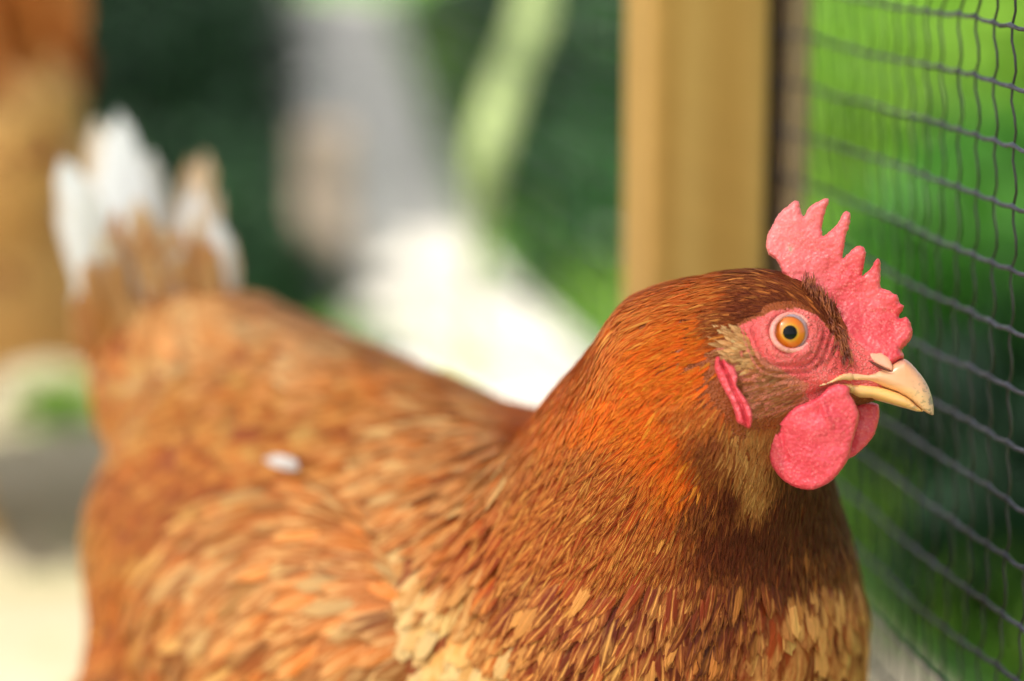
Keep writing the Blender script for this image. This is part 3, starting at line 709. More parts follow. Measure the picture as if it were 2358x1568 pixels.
def plume(name, region, dens, parent, seed, wk=1., **kw):
    """scatter overlapping feathers over the part of the body's skin where region(px,py,p) is true"""
    r = np.random.default_rng(seed); n = 560000
    p, area = tri_sample(co_, bF, n, r); g = grad(p, sdf); p = p - g * sdf(p)[:, None]; nn = g
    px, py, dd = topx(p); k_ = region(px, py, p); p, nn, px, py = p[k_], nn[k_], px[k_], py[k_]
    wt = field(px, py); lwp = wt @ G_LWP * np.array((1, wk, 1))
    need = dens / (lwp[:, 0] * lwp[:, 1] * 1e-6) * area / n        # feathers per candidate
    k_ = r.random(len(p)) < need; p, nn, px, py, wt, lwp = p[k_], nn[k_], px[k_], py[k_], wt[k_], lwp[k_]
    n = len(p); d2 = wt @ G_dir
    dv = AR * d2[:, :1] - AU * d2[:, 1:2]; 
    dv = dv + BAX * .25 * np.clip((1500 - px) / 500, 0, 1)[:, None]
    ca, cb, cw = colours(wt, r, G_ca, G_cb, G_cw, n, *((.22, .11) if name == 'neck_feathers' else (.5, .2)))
    sc = .8 + .4 * r.random(n)
    V_, F_, uv, at__ = feathers(p, nn, dv, lwp[:, 0] * 1e-3 * sc, lwp[:, 1] * 1e-3 * (.85 + .3 * r.random(n)), lwp[:, 2], ca, cb, cw, r, hug=sdf, **kw)
    return link(name, quads_mesh(name, V_, F_, M_FEATHER, at__, uv), parent)
def bare(px, py, p):
    x, y, n_ = head_xy(p); h_ = np.linalg.norm(p - HC, axis=1) < .06
    return h_ & (inpoly(x, y, FACE) | inpoly(x, y, CHEEK) | inpoly(x, y, LOBE))
isneck = lambda px, py, p: (px > 1220 - (py - 900) * .1)
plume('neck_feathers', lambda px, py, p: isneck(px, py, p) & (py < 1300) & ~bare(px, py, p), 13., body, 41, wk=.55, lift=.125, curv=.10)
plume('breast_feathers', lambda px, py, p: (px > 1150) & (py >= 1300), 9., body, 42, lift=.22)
plume('back_feathers', lambda px, py, p: ~((px > 1150) & (py >= 1300)) & ~isneck(px, py, p), 5.5, body, 43, lift=.2)

# ---- cheek down: short fine hair-like feathers, buff ear patch
def patch(name, poly, n, L, Wd, dirf, ca, cb, seed, cw=(.3, .2, .5), lift=.25, sgn=1, parent=body, ns=3, curv=.15):
    r = np.random.default_rng(seed); pp, area = tri_sample(co_, bF, 160000, r)
    x, y, n_ = head_xy(pp); k_ = inpoly(x, y, poly) & (np.linalg.norm(pp - HC, axis=1) < .06) & (n_ * sgn > .003)
    pp, x, y, n_ = pp[k_][:n], x[k_][:n], y[k_][:n], n_[k_][:n]; m = len(pp); nn = grad(pp, sdf)
    d2 = np.array([dirf(a, b_) for a, b_ in zip(x, y)]); dv = HF * d2[:, :1] - HU * d2[:, 1:2]
    cA = np.array(ca)[None] * np.exp(r.normal(size=m) * .25)[:, None]; cB = np.array(cb)[None] * np.exp(r.normal(size=m) * .15)[:, None]
    LL = L * (.6 + .8 * r.random(m)); 
    V_, F_, uv, at__ = feathers(pp, nn, dv, LL, np.full(m, Wd), np.full(m, 2.5), cA, np.clip(cB, 0, .9), np.concatenate([np.tile(np.array(cw), (m, 1)), r.random((m, 1))], 1), r, lift=lift, ns=ns, na=3, curv=curv, sink=.0003, hug=sdf)
    return link(name, quads_mesh(name, V_, F_, M_FEATHER, at__, uv), parent)
for sg in (1, -1): patch('cheek_feathers', CHEEK, 4500, .0055, .0006, lambda x, y: (-1, .28 - (x - 1640) * .0008), (.44, .12, .035), (.82, .42, .18), 51, lift=.14, sgn=sg)
EARP = [(1648, 788), (1660, 768), (1682, 760), (1708, 770), (1722, 798), (1738, 826), (1726, 846), (1698, 842), (1672, 828), (1660, 810)]
for sg in (1, -1): patch('ear_feathers', EARP, 2200, .0050, .0017, lambda x, y: (-.95, -.32 + (y - 790) * .012), (.58, .26, .09), (.90, .52, .24), 52, lift=.27, curv=.2, sgn=sg)
# dark bristles between eye, comb and nostril
r_ = random.Random(61); V = []; F = []
BR = [(1865, 735), (1905, 760), (1945, 810), (1975, 845), (1960, 868), (1900, 862), (1850, 845), (1870, 800), (1880, 770)]
cnt = 0
bb = MB()
while cnt < 120:
    x = r_.uniform(1840, 1980); y = r_.uniform(725, 900)
    if not inpoly(np.array([x]), np.array([y]), BR)[0]: continue
    h, n_ = cast(x, y); cnt += 1
    if h is None: continue
    dv = Vector(HF * -.7 + HU * r_.uniform(-.4, .9)) + n_ * .5; dv.normalize(); L_ = r_.uniform(.0012, .0030)
    bb.add(*tube_pts([h - n_ * .0003, h + dv * L_ * .5, h + dv * L_ + Vector(HU) * -.0003], [.00008, .00006, .00002], 3))
bb.build('bristle', plain('bristle_rust', (.20, .03, .015), .5), body)
bb = MB()
for i in range(260):
    f = r_.random(); x = float(np.interp(f, [0, .4, .75, 1], [1860, 1915, 1945, 1962])) - r_.uniform(2, 26); y = float(np.interp(f, [0, .4, .75, 1], [655, 705, 755, 812])) + r_.uniform(-4, 12)
    h, n_ = cast(x, y)
    if h is None: continue
    up_k = 1 - f * 1.15 + r_.uniform(-.15, .15)
    dv = Vector(HF * (.35 * abs(up_k) - .05 + r_.uniform(-.15, .25)) + HU * (up_k if abs(up_k) > .3 else -.5)) - Vector(HF) * (.25 if up_k > .3 else 0) + n_ * .22; dv.normalize(); L_ = r_.uniform(.003, .0062)
    st = h - n_ * .0004; md = st + dv * L_ * .5 + n_ * .0006
    bb.add(*tube_pts([st, md, st + dv * L_ + Vector(HF) * -.0005], [.00022, .00020, .00004], 4))
bb.build('brow_bristle', plain('brow_rust', (.13, .018, .006), .4, (.40, .11, .03), 500.), body)

# ---------------------------------------------------------------- inflated outline solids (comb, wattles, beak ...)
def dist_edge(q, poly):
    a = np.array(poly); b_ = np.roll(a, -1, 0); best = np.full(len(q), 1e9)
    for i in range(len(a)):
        ab = b_[i] - a[i]; tt = np.clip(((q - a[i]) @ ab) / max(ab @ ab, 1e-9), 0, 1)
        best = np.minimum(best, np.linalg.norm(q - a[i] - tt[:, None] * ab, axis=1))
    return best
def smooth_poly(poly, step=3.):
    P_ = np.array(poly, float); out = []; n = len(P_)
    for i in range(n):
        a, b_, c_, d = P_[i - 1], P_[i], P_[(i + 1) % n], P_[(i + 2) % n]; L_ = np.linalg.norm(c_ - b_); m = max(1, int(L_ / step))
        for k in range(m):
            f = k / m; cr = .5 * ((2 * b_) + (c_ - a) * f + (2 * a - 5 * b_ + 4 * c_ - d) * f * f + (3 * b_ - a - 3 * c_ + d) * f ** 3)
            out.append(cr * .7 + (b_ * (1 - f) + c_ * f) * .3)
    return np.array(out)
def solid(name, poly, place, thick, Rpx, mat, parent, step=4., relief=None, prof=.5, cols=None, jitter=0.):
    o = smooth_poly(poly, step)
    if jitter:
        rj = np.random.default_rng(3); o = o + rj.normal(size=o.shape) * jitter
    lo_, hi_ = o.min(0), o.max(0); gx, gy = np.meshgrid(np.arange(lo_[0], hi_[0], step), np.arange(lo_[1], hi_[1], step * .87))
    gx = gx + (np.arange(gx.shape[0]) % 2)[:, None] * step / 2
    g_ = np.stack([gx.ravel(), gy.ravel()], 1); g_ = g_[inpoly(g_[:, 0], g_[:, 1], [tuple(v) for v in o])]; g_ = g_[dist_edge(g_, o) > step * .55]
    allv = np.concatenate([o, g_]); m = len(o)
    res = delaunay_2d_cdt([Vector(v) for v in allv], [], [list(range(m))], 1, 1e-4)
    vv = np.array([v[:] for v in res[0]]); tr = res[2]
    de = dist_edge(vv, o); onb = de < .05
    Rp = np.array([Rpx(x, y) for x, y in vv]) if callable(Rpx) else Rpx
    pr = np.sqrt(np.clip(1 - (1 - np.clip(de / Rp, 0, 1)) ** 2, 0, 1)) ** (prof * 2)
    T_ = np.array([thick(x, y) for x, y in vv]) * pr
    rel = np.array([relief(x, y) for x, y in vv]) if relief else np.zeros(len(vv))
    front = [place(x, y, t_, r__) for (x, y), t_, r__ in zip(vv, T_, rel)]
    back = [place(x, y, -t_, r__) for (x, y), t_, r__ in zip(vv, T_, -rel * 0 + rel)]
    n = len(vv); V_ = list(front) + list(back); mp = {i: (i if onb[i] else n + i) for i in range(n)}
    F_ = [tuple(f) for f in tr] + [tuple(mp[i] for i in f)[::-1] for f in tr]
    me = bpy.data.meshes.new(name); me.from_pydata([tuple(v) for v in V_], [], F_); me.validate()
    if cols:
        cc = np.array([cols(x, y) for x, y in vv]); cc = np.concatenate([cc, cc]); a_ = me.attributes.new('tone', 'FLOAT_COLOR', 'POINT'); a_.data.foreach_set('color', cc.astype(np.float32).ravel())
    bm_ = bmesh.new(); bm_.from_mesh(me); bmesh.ops.delete(bm_, geom=[v for v in bm_.verts if not v.link_faces], context='VERTS'); bmesh.ops.recalc_face_normals(bm_, faces=bm_.faces); bm_.to_mesh(me); bm_.free()
    me.polygons.foreach_set('use_smooth', [True] * len(me.polygons)); me.materials.append(mat); return link(name, me, parent)
def c1(pts): return [(1572.0 + x * .27413, 429.8 + y * .27413) for x, y in pts]
def c2(pts): return [(1572.0 + x * .29367, 706.2 + y * .29367) for x, y in pts]
nz = lambda x, y, s, z=0.: mathutils.noise.noise(Vector((x / s, y / s, z)))
COMB = c1([(870, 760), (800, 622), (740, 570), (712, 500), (725, 410), (760, 330), (800, 250), (850, 190), (900, 150), (945, 115), (975, 125), (988, 175), (1005, 230), (1022, 252), (1050, 195), (1090, 150), (1140, 125), (1190, 97), (1220, 105), (1222, 145), (1200, 195), (1185, 260), (1170, 330), (1172, 395), (1182, 420),
 (1240, 370), (1290, 320), (1320, 270), (1335, 228), (1365, 208), (1395, 225), (1402, 270), (1390, 340), (1370, 400), (1355, 480), (1342, 560), (1338, 605), (1380, 570), (1420, 525), (1460, 502), (1505, 510), (1525, 550), (1520, 600), (1505, 670), (1492, 750), (1540, 710), (1575, 670), (1600, 622), (1625, 608), (1640, 640), (1643, 700), (1640, 770), (1640, 850),
 (1690, 868), (1740, 900), (1775, 918), (1787, 960), (1795, 985), (1822, 1000), (1815, 1040), (1788, 1072), (1782, 1100), (1810, 1105), (1840, 1093), (1870, 1130), (1890, 1200), (1888, 1260), (1860, 1310), (1822, 1350), (1808, 1372), (1822, 1405), (1822, 1440), (1790, 1455), (1740, 1500),
 (1640, 1500), (1520, 1480), (1420, 1400), (1330, 1300), (1230, 1150), (1130, 1000), (1000, 880)])
def comb_t(x, y):
    # distance above the base line -> thinner
    bx, by = 1800, 660; ex, ey = 2060, 850; nxp, nyp = (ey - by), -(ex - bx); L_ = math.hypot(nxp, nyp)
    h = ((x - bx) * nxp + (y - by) * nyp) / L_
    return .0016 + .0050 * max(0, min(1, 1 - h / 110)) ** 1.5
def place_mid(x, y, t_, rel=0.):
    return H0 + HF * ((x - 1850) * S8 / math.cos(PHI)) + HU * ((800 - y) * S8) + HN * (t_ + rel)
comb = solid('comb', COMB, place_mid, comb_t, 13., M_COMB, hen, 3.4,
             cols=lambda x, y: (max(0, min(1, (1930 - x + (640 - y) * .6) / 190)) * .8, max(0, 1 - math.hypot((x - 1965) / 60, (y - 745) / 70)) * .8, math.exp(-((x - 1823) / 7) ** 2 - ((y - 580) / 16) ** 2), 1), relief=lambda x, y: .0008 * nz(x, y, 45) + .0003 * nz(x, y, 14, 3) + .0001 * nz(x, y, 6, 5) + .0016 * math.sin(y / 70.), jitter=.55)
# wattles
WN = c2([(900, 760), (830, 800), (770, 860), (700, 930), (662, 970), (648, 1050), (660, 1130), (700, 1220), (740, 1290), (790, 1345), (860, 1390), (930, 1412), (1010, 1415), (1090, 1385), (1150, 1345), (1210, 1280), (1260, 1210), (1290, 1130), (1310, 1040), (1335, 950), (1355, 870), (1345, 800), (1310, 720), (1280, 680), (1270, 620), (1200, 595), (1120, 620), (1060, 680), (980, 730)])
def wat_w(x, y):         # lateral centre of the near wattle
    return .0145 - .0035 * max(0, min(1, (y - 900) / 200)) + .0022 * math.cos((x - 1865) / 60.)
def place_wn(x, y, t_, rel=0.): return H(x - 9, y, wat_w(x, y) + rel + t_)
def wrel(x, y):
    fold = lambda x0, y0, x1, y1, wd, a: a * math.exp(-((((x - x0) * (y1 - y0) - (y - y0) * (x1 - x0)) / math.hypot(x1 - x0, y1 - y0)) / wd) ** 2) * (1 if min(y0, y1) - 15 < y < max(y0, y1) + 10 else .0)
    v = fold(1795, 990, 1808, 1050, 7, -.0012) + .0010 * math.exp(-((x - 1885 - (y - 925) * .35) / 7) ** 2) * math.exp(-((y - 945) / 28) ** 2)
    v -= .0008 * math.exp(-((x - 1875 - (y - 925) * .35) / 6) ** 2) * math.exp(-((y - 945) / 28) ** 2)
    return v + .0007 * nz(x, y, 40, 9) + .00015 * nz(x, y, 11, 2)
solid('wattle', WN, place_wn, lambda x, y: .0021, 15., M_WATTLE, hen, 3.6, relief=wrel, jitter=.3)
WF = [(1960, 930), (2000, 926), (2026, 932), (2028, 960), (2018, 1000), (1995, 1030), (1970, 1052), (1945, 1062), (1920, 1050), (1905, 1010), (1915, 960)]
solid('wattle', WF, lambda x, y, t_, rel=0.: H(x, y, -.0095 + .0015 * math.cos((x - 1970) / 40) + rel + t_), lambda x, y: .002, 13., M_WATTLE, hen, 4., relief=lambda x, y: .0007 * nz(x, y, 25, 4), jitter=.3)
# beak
UB = c2([(1000, 612), (1040, 592), (1100, 572), (1160, 535), (1230, 508), (1320, 500), (1420, 498), (1500, 470), (1560, 470), (1620, 430), (1700, 405), (1745, 432), (1800, 492), (1850, 556), (1888, 626), (1912, 700), (1926, 780), (1924, 843), (1880, 828), (1820, 790), (1740, 722), (1650, 672), (1500, 618), (1350, 590), (1200, 582), (1110, 602), (1020, 628)])
LB = c2([(1180, 582), (1350, 584), (1500, 612), (1650, 662), (1735, 710), (1805, 775), (1850, 812), (1800, 815), (1700, 788), (1560, 748), (1450, 720), (1350, 716), (1290, 692), (1250, 660), (1200, 620)])
SWX = np.arange(1850, 1975, 5.); SWW = []
for xx in SWX:
    best = 0
    for yy in (872, 880, 888):
        h, n_ = cast(xx, yy)
        if h is not None: best = max(best, (np.array(h) - H0) @ HN)
    SWW.append(best + .0009)
def bw(x):
    if x < 1950: return max(float(np.interp(x, SWX, SWW)), .0088)
    k_ = np.interp(x, [1860, 1900, 1950, 2010, 2070, 2110, 2138], [.0128, .0112, .0088, .0066, .0048, .0028, .0008]); return float(k_)
def place_b(x, y, t_, rel=0.):
    # mid plane; widen symmetrically but keep the near outline on its pixels
    return H(x, y, t_) if t_ > 0 else H0 + (lambda q: q - HN * (2 * ((q - H0) @ HN)) - H0)(H(x, y, -t_))
TOPL = np.array(c2([(1560, 470), (1700, 405), (1745, 432), (1800, 492), (1850, 556), (1888, 626), (1912, 700), (1926, 780), (1927, 843)]))
TOPL = np.concatenate([TOPL, TOPL[::-1]])
def ub_col(x, y):
    s_ = max(0, min(1, (x - 1960) / 120)); tip = max(0, min(1, (x - 2080) / 50)); dt = float(dist_edge(np.array([[x, y]]), TOPL)[0]) if x > 2050 else 60
    a = np.array((.85, .43, .23)); 
    if x < 1915: a = a * .4 + np.array((.82, .34, .22)) * .6
    low = max(0, min(1, (y - (848 + (x - 1900) * .22)) / 10)); a = a * (1 - .6 * low) + np.array((.90, .56, .22)) * .6 * low
    rd = math.exp(-(dt / 11) ** 2) * max(0, min(1, (x - 2045) / 25)); a = a * (1 - .75 * rd) + np.array((.30, .13, .14)) * .75 * rd
    og = math.exp(-((x - 2068) / 22) ** 2) * math.exp(-((y - 862) / 20) ** 2); a = a * (1 - .5 * og) + np.array((.80, .32, .14)) * .5 * og
    a = a * (1 - .45 * tip) + np.array((.50, .36, .22)) * .45 * tip
    return (*a, .9 * tip)
solid('upper_beak', UB, place_b, lambda x, y: bw(x), lambda x, y: float(np.interp(x, [1900, 1960, 2010], [4, 8, 24])), M_BEAK, hen, 3.6, prof=.42, cols=ub_col)
solid('lower_beak', LB, place_b, lambda x, y: bw(x) * .93, 16., M_BEAK, hen, 3.6, prof=.4, cols=lambda x, y: (.90, .50, .16, .0 + .6 * max(0, min(1, (x - 2060) / 40))))
# nostril flap and slit
NF = c2([(1395, 385), (1420, 355), (1465, 345), (1520, 355), (1565, 385), (1592, 425), (1602, 470), (1598, 500), (1560, 488), (1500, 460), (1440, 425), (1410, 405)])
NS = c2([(1402, 400), (1450, 428), (1510, 461), (1565, 489), (1600, 500), (1588, 508), (1545, 498), (1492, 474), (1438, 442), (1408, 416)])
for s in (1, -1):
    def pl(x, y, t_, rel=0., s=s, off=.0054):
        q = H(x, y, off + (y - 830) * .00005 - (x - 1990) * .00002 + t_)
        return q if s > 0 else q - HN * (2 * ((q - H0) @ HN))
    nf = solid('nostril_flap', NF, pl, lambda x, y: .0009, 12., M_BEAK, hen, 3., cols=lambda x, y: (.80, .36, .22, 0.))
    solid('nostril_slit', NS, lambda x, y, t_, rel=0.: pl(x, y, t_, rel, s, .0062), lambda x, y: .0006, 6., plain('nostril_dark', (.12, .025, .012), .7), nf, 2.5)
# earlobe: folded red ribbon with a lilac centre
EL = [(1636, 822), (1648, 820), (1662, 834), (1678, 846), (1684, 866), (1682, 884), (1692, 900), (1704, 918), (1714, 940), (1716, 962), (1710, 980), (1698, 976), (1682, 966), (1678, 948), (1668, 920), (1652, 892), (1640, 868), (1633, 845)]
hL = cast(1672, 890)[0]; wl = (np.array(hL) - H0) @ HN
def lobe_pos(x, y):
    h, n_ = cast(x, y)
    return (np.array(h) - H0) @ HN if h is not None else wl
LW = np.mean([lobe_pos(x, y) for x, y in EL])
def axis_d(x, y):
    px = [1648, 1662, 1672, 1692, 1702]; py = [835, 862, 890, 930, 965]; return x - np.interp(y, py, px)
for s in (1, -1):
    def pe(x, y, t_, rel=0., s=s):
        q = H(x, y, LW + .0012 + t_ + rel); return q if s > 0 else q - HN * (2 * ((q - H0) @ HN))
    solid('earlobe', EL, pe, lambda x, y: .0024, 7., M_LOBE, hen, 2.4, relief=lambda x, y: -.0026 * math.exp(-(axis_d(x, y) / 4.) ** 2) + .0006 * nz(x, y, 12))

# ---------------------------------------------------------------- eye
def ring(cx, cy, ax_, ay, w0, tube, mat, name, parent, s, seg=96, beads=True, tilt=0.):
    V_ = []; F_ = []; m = 10
    for i in range(seg):
        an = 2 * math.pi * i / seg; rb = tube * (1 + (.10 * math.cos(i * math.pi) if beads else 0))
        for j in range(m):
            be = 2 * math.pi * j / m; rr_ = 1 + rb * math.cos(be) / (ax_ * S8)
            x = cx + ax_ * rr_ * math.cos(an + tilt); y = cy + ay * rr_ * math.sin(an + tilt)
            hh = cast(cx + ax_ * math.cos(an), cy + ay * math.sin(an))[0]; q = H(x, y, (np.array(hh) - H0) @ HN + w0 + rb * .8 * math.sin(be))
            V_.append(q if s > 0 else q - HN * (2 * ((q - H0) @ HN)))
    for i in range(seg):
        for j in range(m): F_.append((i * m + j, ((i + 1) % seg) * m + j, ((i + 1) % seg) * m + (j + 1) % m, i * m + (j + 1) % m))
    if s < 0: F_ = [f[::-1] for f in F_]
    return mesh_obj(name, V_, F_, mat, parent)
def cap(c, axis, rad, ang, ang0=0, seg=48, rings=12):
    axis = Vector(axis).normalized(); u_ = axis.orthogonal().normalized(); v_ = axis.cross(u_); V_ = []; F_ = []
    V_.append(Vector(c) + axis * rad)
    for i in range(1, rings + 1):
        th = ang * i / rings
        for j in range(seg):
            ph = 2 * math.pi * j / seg; V_.append(Vector(c) + (axis * math.cos(th) + (u_ * math.cos(ph) + v_ * math.sin(ph)) * math.sin(th)) * rad)
    for j in range(seg): F_.append((0, 1 + j, 1 + (j + 1) % seg))
    for i in range(rings - 1):
        for j in range(seg): a = 1 + i * seg; F_.append((a + j, a + seg + j, a + seg + (j + 1) % seg, a + (j + 1) % seg))
    return V_, F_
h, n_ = cast(1870, 700); 
rw = [(np.array(cast(1808 + 50 * math.cos(a), 766 + 47 * math.sin(a))[0]) - H0) @ HN for a in np.linspace(0, 6.2, 24)]
surf_w = float(np.mean(rw)); ew = surf_w - .0054
M_SCL = plain('eye_white', (.42, .34, .36), .12, (.36, .28, .31), 300., Coat_Weight=1., Coat_Roughness=.02)
t = N('iris_orange'); gm = t.coord()
EAX = -AF + AR * .02; EYEC = H(1803, 766, ew + .0072) - EAX * .0072
vd = t.t.nodes.new('ShaderNodeVectorMath'); vd.operation = 'DISTANCE'; geo = t.t.nodes.new('ShaderNodeNewGeometry')
t.t.links.new(geo.outputs['Position'], vd.inputs[0])
a_ = t.t.nodes.new('ShaderNodeAttribute'); a_.attribute_name = 'tone'
t.base(t.mix(t.math('MULTIPLY', t.noise(gm, 900., 3.), .5), a_.outputs['Color'], (.70, .16, .01))); t.p(Roughness=.3, Coat_Weight=.7, Coat_Roughness=.06, Coat_IOR=1.3)
M_IRIS = t.m
M_PUP = plain('pupil_black', (.002, .003, .004), .06, Specular_IOR_Level=.22)
M_LID = skin_mat('eyelid_skin', (.84, .36, .30), (.90, .52, .45), (.80, .24, .20), 1600., .0003)
for s in (1, -1):
    ec = EYEC if s > 0 else EYEC - HN * (2 * ((EYEC - H0) @ HN)); axn = EAX if s > 0 else EAX - HN * (2 * (EAX @ HN))
    V_, F_ = cap(ec, axn, .0072, math.pi * .55); eye = mesh_obj('eye', V_, F_, M_SCL, hen)
    ir_ax = axn
    V_, F_ = cap(ec, ir_ax, .00735, math.asin(.0053 / .00735)); ir = mesh_obj('iris', V_, F_, M_IRIS, eye)
    at2 = ir.data.attributes.new('tone', 'FLOAT_COLOR', 'POINT'); cc = []
    axv = Vector(ir_ax).normalized()
    for v in ir.data.vertices:
        q = (v.co - Vector(ec)); rr_ = (q - axv * q.dot(axv)).length / .0053
        k_ = [(.0, (.35, .28, .01)), (.5, (.62, .34, .01)), (.62, (.72, .20, .003)), (.88, (.70, .14, .003)), (.94, (.40, .11, .01)), (1., (.06, .045, .05))]
        for (a, ca_), (b_, cb_) in zip(k_, k_[1:]):
            if rr_ <= b_ + 1e-6: f = (rr_ - a) / (b_ - a); c_ = [p * (1 - f) + q_ * f for p, q_ in zip(ca_, cb_)]; break
        cc += [*c_, 1]
    at2.data.foreach_set('color', cc)
    V_, F_ = cap(ec, ir_ax, .00742, math.asin(.0023 / .00742)); mesh_obj('pupil', V_, F_, M_PUP, eye)
    lid = ring(1808, 766, 46, 41, .0000, .0009, M_LID, 'eyelid', hen, s)

# ---------------------------------------------------------------- wings
def wing(s):
    """flattened dome on the flank, clothed in rows of coverts with long flight feathers folded under them"""
    r = np.random.default_rng(70 + s)
    A = np.array(B1[0]) * .58 + np.array(B2[0]) * .42 + BLAT * (s * .064) + np.array((0, 0, -.002))
    ax = BAX.copy() * .985 + np.array((0, 0, -.17)); ax /= np.linalg.norm(ax)
    nl = BLAT * s + np.array((0, 0, .18)); nl -= ax * (nl @ ax); nl /= np.linalg.norm(nl); up_ = np.cross(nl, ax) * (1 if np.cross(nl, ax)[2] > 0 else -1)
    rad = (.098, .058, .036); axs = (ax, up_, nl)
    V_ = []; F_ = []; su, sv = 40, 24
    for i in range(sv + 1):
        th = math.pi * i / sv
        for j in range(su):
            ph = 2 * math.pi * j / su; q = (math.cos(th), math.sin(th) * math.cos(ph), math.sin(th) * math.sin(ph)); V_.append(A + sum(axs[k] * q[k] * rad[k] for k in range(3)))
    for i in range(sv):
        for j in range(su): F_.append((i * su + j, i * su + (j + 1) % su, (i + 1) * su + (j + 1) % su, (i + 1) * su + j))
    wg = mesh_obj('wing', V_, F_, plain('wing_base', (.40, .12, .02), .8), hen)
    Va = np.array(V_); Fa = np.array(F_)
    p, area = tri_sample(Va, Fa, 60000, r); fn = lambda q: ellip(q, A, rad, axs); nn = grad(p, fn)
    k_ = ((nn @ nl) > -.1) & (sdf(p) > -.016); p, nn = p[k_], nn[k_]
    lx = (p - A) @ ax / rad[0]; lz = (p - A) @ up_ / rad[1]
    L = .026 + .016 * np.clip(lx * .5 + .5, 0, 1); Wd = .0070 + .003 * np.clip(lx * .5 + .5, 0, 1)
    need = 5.5 / (L * Wd) * area / 60000; k_ = r.random(len(p)) < need; p, nn, lx, lz, L, Wd = (q[k_] for q in (p, nn, lx, lz, L, Wd)); m = len(p)
    dv = ax[None] * 1. + up_[None] * (-.75 - .25 * lx[:, None] + .2 * lz[:, None])
    gx = np.array([[-1, 0], [-.3, .6], [-.3, -.4], [.4, .6], [.4, -.4], [1, 0]]); keys = ['back', 'back', 'wing', 'wing', 'rumpd', 'wingl']
    d2 = (lx[:, None] - gx[:, 0]) ** 2 + (lz[:, None] - gx[:, 1]) ** 2 + .02; wt = d2 ** -2; wt /= wt.sum(1)[:, None]
    ca, cb, cw = colours(wt, r, np.array([COL[q][0] for q in keys]), np.array([COL[q][1] for q in keys]), np.array([COL[q][2] + (COL[q][3],) for q in keys]), m, .75, .30)
    V2, F2, uv, at__ = feathers(p, nn, dv, L, Wd, np.full(m, 4.), ca, cb, cw, r, lift=.16, curv=.12, hug=fn)
    link('covert_feathers', quads_mesh('covert_feathers', V2, F2, M_FEATHER, at__, uv), wg)
    # flight feathers, each one of its own
    for i in range(9):
        f = i / 8; n1 = np.array([nl * 1.]); st = A + ax * (.01 + .03 * f) + up_ * (-.038 + .050 * (1 - f)) + nl * (.022 - .002 * i)
        d_ = np.array([ax * 1. + up_ * (-.25 - .25 * (1 - f))])
        Lf = np.array([.078 + .014 * math.sin(f * 3)])
        V3, F3, uv3, a3 = feathers(st[None], n1, d_, Lf, np.array([.017]), np.array([5.]), np.array([(.40, .19, .06)]), np.array([(.64, .43, .20)]), np.array([[.5, .6, .2, r.random()]]), r, lift=.02, curv=.22, ns=12, na=5, camber=.12)
        me_ = quads_mesh('flight_feather', V3, F3, M_FEATHER, a3, uv3); link('flight_feather', me_, wg)
    if s > 0:                                     # one stray white feather lying over the wing's top edge
        v = Vector(AF + AR * ((700 - 1179) * K) + AU * ((784 - 1062) * K))
        dd_ = .8
        while dd_ < 1.3:
            q = P(640, 1075, dd_)[None]
            if min(float(sdf(q)[0]), float(fn(q)[0])) < .004: break
            dd_ += .001
        st = q[0] - ax * .012
        for a_, o_, Lf_ in ((-.1, .0, .025), (.0, .0018, .019)):
            V3, F3, uv3, a3 = feathers((st + up_ * o_)[None], np.array([(nl + up_ * .8) / 1.28]), np.array([ax + up_ * a_]), np.array([Lf_]), np.array([.0038]), np.array([2.6]), np.array([(.62, .56, .52)]), np.array([(.85, .85, .9)]), np.array([[.6, .2, .2, .4 + o_ * 50]]), r, lift=.2, ns=8, na=5)
            link('white_feather', quads_mesh('white_feather', V3, F3, M_FEATHER, a3, uv3), wg)
wing(1); wing(-1)

# ---------------------------------------------------------------- tail: each big feather of its own
def tailf(x0, y0, d0_, x1, y1, d1_, Wd, dark, light, cw=(.2, .8, .3), seed=0, face=(0, 0)):
    r = np.random.default_rng(seed); a = P(x0, y0, d0_); b_ = P(x1, y1, d1_); dv = b_ - a; L = np.linalg.norm(dv); dv /= L
    nn = -AF + AR * face[0]; nn = nn - dv * (nn @ dv); nn /= np.linalg.norm(nn)
    V_, F_, uv, at__ = feathers(a[None], nn[None], dv[None], np.array([L]), np.array([Wd]), np.array([5.]), np.array([dark]), np.array([light]), np.array([[*cw, r.random()]]), r, lift=.02, curv=.06, ns=14, na=5, camber=.18, bend=.02)
    return link('tail_feather', quads_mesh('tail_feather', V_, F_, M_FEATHER, at__, uv), hen)
_tf = tailf
def tailf(x0, y0, d0_, x1, y1, d1_, Wd, *a, **k):
    _tf(x0 + 20, y0, max(d0_, 1.11), x1 + (300 - x1) * .10 + 10, y1 + 12, d1_, Wd * .74, *a, **k)
W_ = (.66, .68, .68); W2 = (.60, .56, .50); TN = (.55, .36, .18)
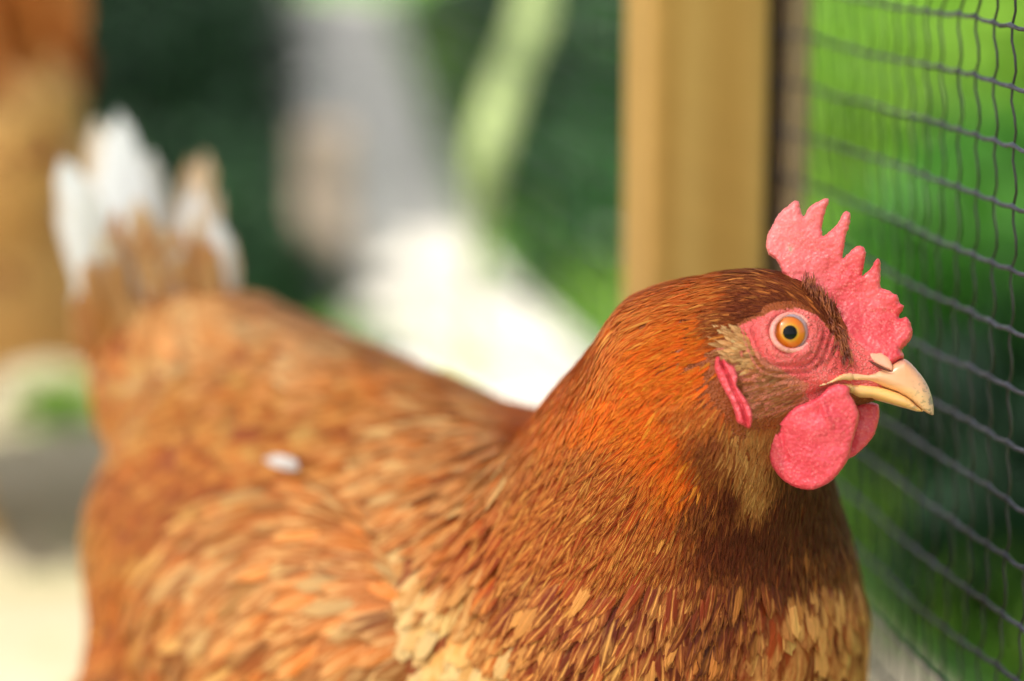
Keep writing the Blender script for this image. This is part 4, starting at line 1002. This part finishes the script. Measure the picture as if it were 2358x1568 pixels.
TF = [(300, 900, 1.13, 195, 240, 1.17, .040, W_, (.74, .74, .72), (.1, .1, .1)), (330, 900, 1.12, 265, 232, 1.18, .036, W2, TN, (.1, .9, .3)), (310, 880, 1.10, 160, 330, 1.12, .036, W_, TN, (.1, .2, .1)),
      (300, 850, 1.08, 150, 430, 1.08, .030, W_, (.72, .72, .70), (.1, .1, .1)), (370, 900, 1.14, 300, 330, 1.19, .036, W_, TN, (.1, .8, .2)), (400, 920, 1.14, 372, 330, 1.20, .034, TN, W2, (.3, .5, .2)),
      (430, 920, 1.14, 430, 340, 1.20, .034, (.50, .32, .17), TN, (.1, .4, .4)), (440, 920, 1.12, 455, 400, 1.17, .034, W_, TN, (.1, .9, .2)), (450, 920, 1.11, 480, 480, 1.14, .034, W_, TN, (.1, .8, .1)),
      (350, 900, 1.09, 290, 440, 1.09, .028, (.58, .40, .22), TN, (.1, .3, .3)), (390, 900, 1.08, 345, 520, 1.08, .028, (.50, .30, .14), W2, (.2, .6, .2)), (340, 900, 1.07, 235, 520, 1.07, .028, (.62, .50, .34), W_, (.2, .6, .2)),
      (420, 920, 1.09, 410, 560, 1.09, .026, (.42, .19, .07), TN, (.1, .5, .2)), (460, 930, 1.09, 490, 560, 1.10, .028, W_, TN, (.1, .6, .2))]
for i in range(16):
    f = i / 15; rr_ = random.Random(i + 5); x1_ = 165 + 335 * f + rr_.uniform(-14, 14); y1_ = 380 + 190 * abs(f - .28) ** 1.1 * 1.4 + rr_.uniform(40, 190)
    cc_ = rr_.choice([(.52, .30, .12), (.58, .40, .22), W_, (.46, .22, .08), W2])
    TF.append((300 + 150 * f, 910, 1.11 - .05 * rr_.random(), x1_, y1_, 1.12 + rr_.uniform(-.05, .05), .022 + .008 * rr_.random(), cc_, rr_.choice([W_, TN, W2]), (.1, .5, rr_.random() * .8)))
for i in range(26):
    f = (i % 13) / 12; rr_ = random.Random(i + 55)
    TF.append((230 + 260 * f, 900, 1.08, 170 + 330 * f + rr_.uniform(-14, 14), 450 + 230 * rr_.random(), 1.07, .018, rr_.choice([(.50, .24, .07), (.44, .16, .04), (.60, .44, .28), (.52, .30, .12)]), TN, (.2, .3, .4)))
for i, a in enumerate(TF): tailf(*a[:9], cw=a[9], seed=80 + i)

# ---------------------------------------------------------------- legs
M_LEG = plain('leg_scale_yellow', (.62, .40, .12), .55, (.5, .3, .1), 200.)
for s in (1, -1):
    c = B1[0] * .55 + B2[0] * .45 + BLAT * (.045 * s); x, y = c[0] + .01, c[1]; zt = c[2] - .11
    fw = -BAX; lt = BLAT
    b = MB(); b.add(*tube_pts([(x, y, zt + .03), (x + .004, y, zt * .5), (x, y, .014)], [.009, .0065, .0075], 10)); leg = b.build('leg', M_LEG, hen)
    for a, L_ in ((-.45, .045), (0, .055), (.45, .045), (math.pi, .022)):
        d_ = fw * math.cos(a) + lt * math.sin(a); b = MB(); q = np.array((x, y, .011))
        b.add(*tube_pts([q, q + d_ * L_ * .5 + np.array((0, 0, .002)), q + d_ * L_ + np.array((0, 0, -.005)), q + d_ * (L_ + .012) + np.array((0, 0, -.009))], [.0065, .0055, .0045, .0012], 8)); b.build('toe', M_LEG, leg)

# ================================================================== second hen: same build, turned round, brown tail
def children(o): return [c for c in bpy.data.objects if c.parent == o]
def copy_tree(o, parent=None):
    c = o.copy(); C.objects.link(c); c.parent = parent
    for ch in children(o): copy_tree(ch, c)
    return c
kids = list(children(hen))
hen2 = copy_tree(hen)
hen2['label'] = 'blurred buff hen with brown tail, cut off by the left edge of the photo'
tgt = Vector((-.482, 1.74, 0)); hen2.scale = (1.2, 1.2, 1.2); hen2.rotation_euler = (0, 0, R(172)); 
hen2.location = tgt
M_SUNWASH = feather_mat('sun_washed_feather', None, (.95, .62, .25))  # pale wash paints sun glare onto the brown feathers
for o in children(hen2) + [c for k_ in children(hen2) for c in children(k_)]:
    if 'feathers' in o.name: o.material_slots[0].link = 'OBJECT'; o.material_slots[0].material = M_SUNWASH
M_TB = feather_mat('brown_tail_feather', (.72, .28, .08))
for o in children(hen2):
    if o.name.startswith('tail_feather'):
        o.material_slots[0].link = 'OBJECT'; o.material_slots[0].material = M_TB
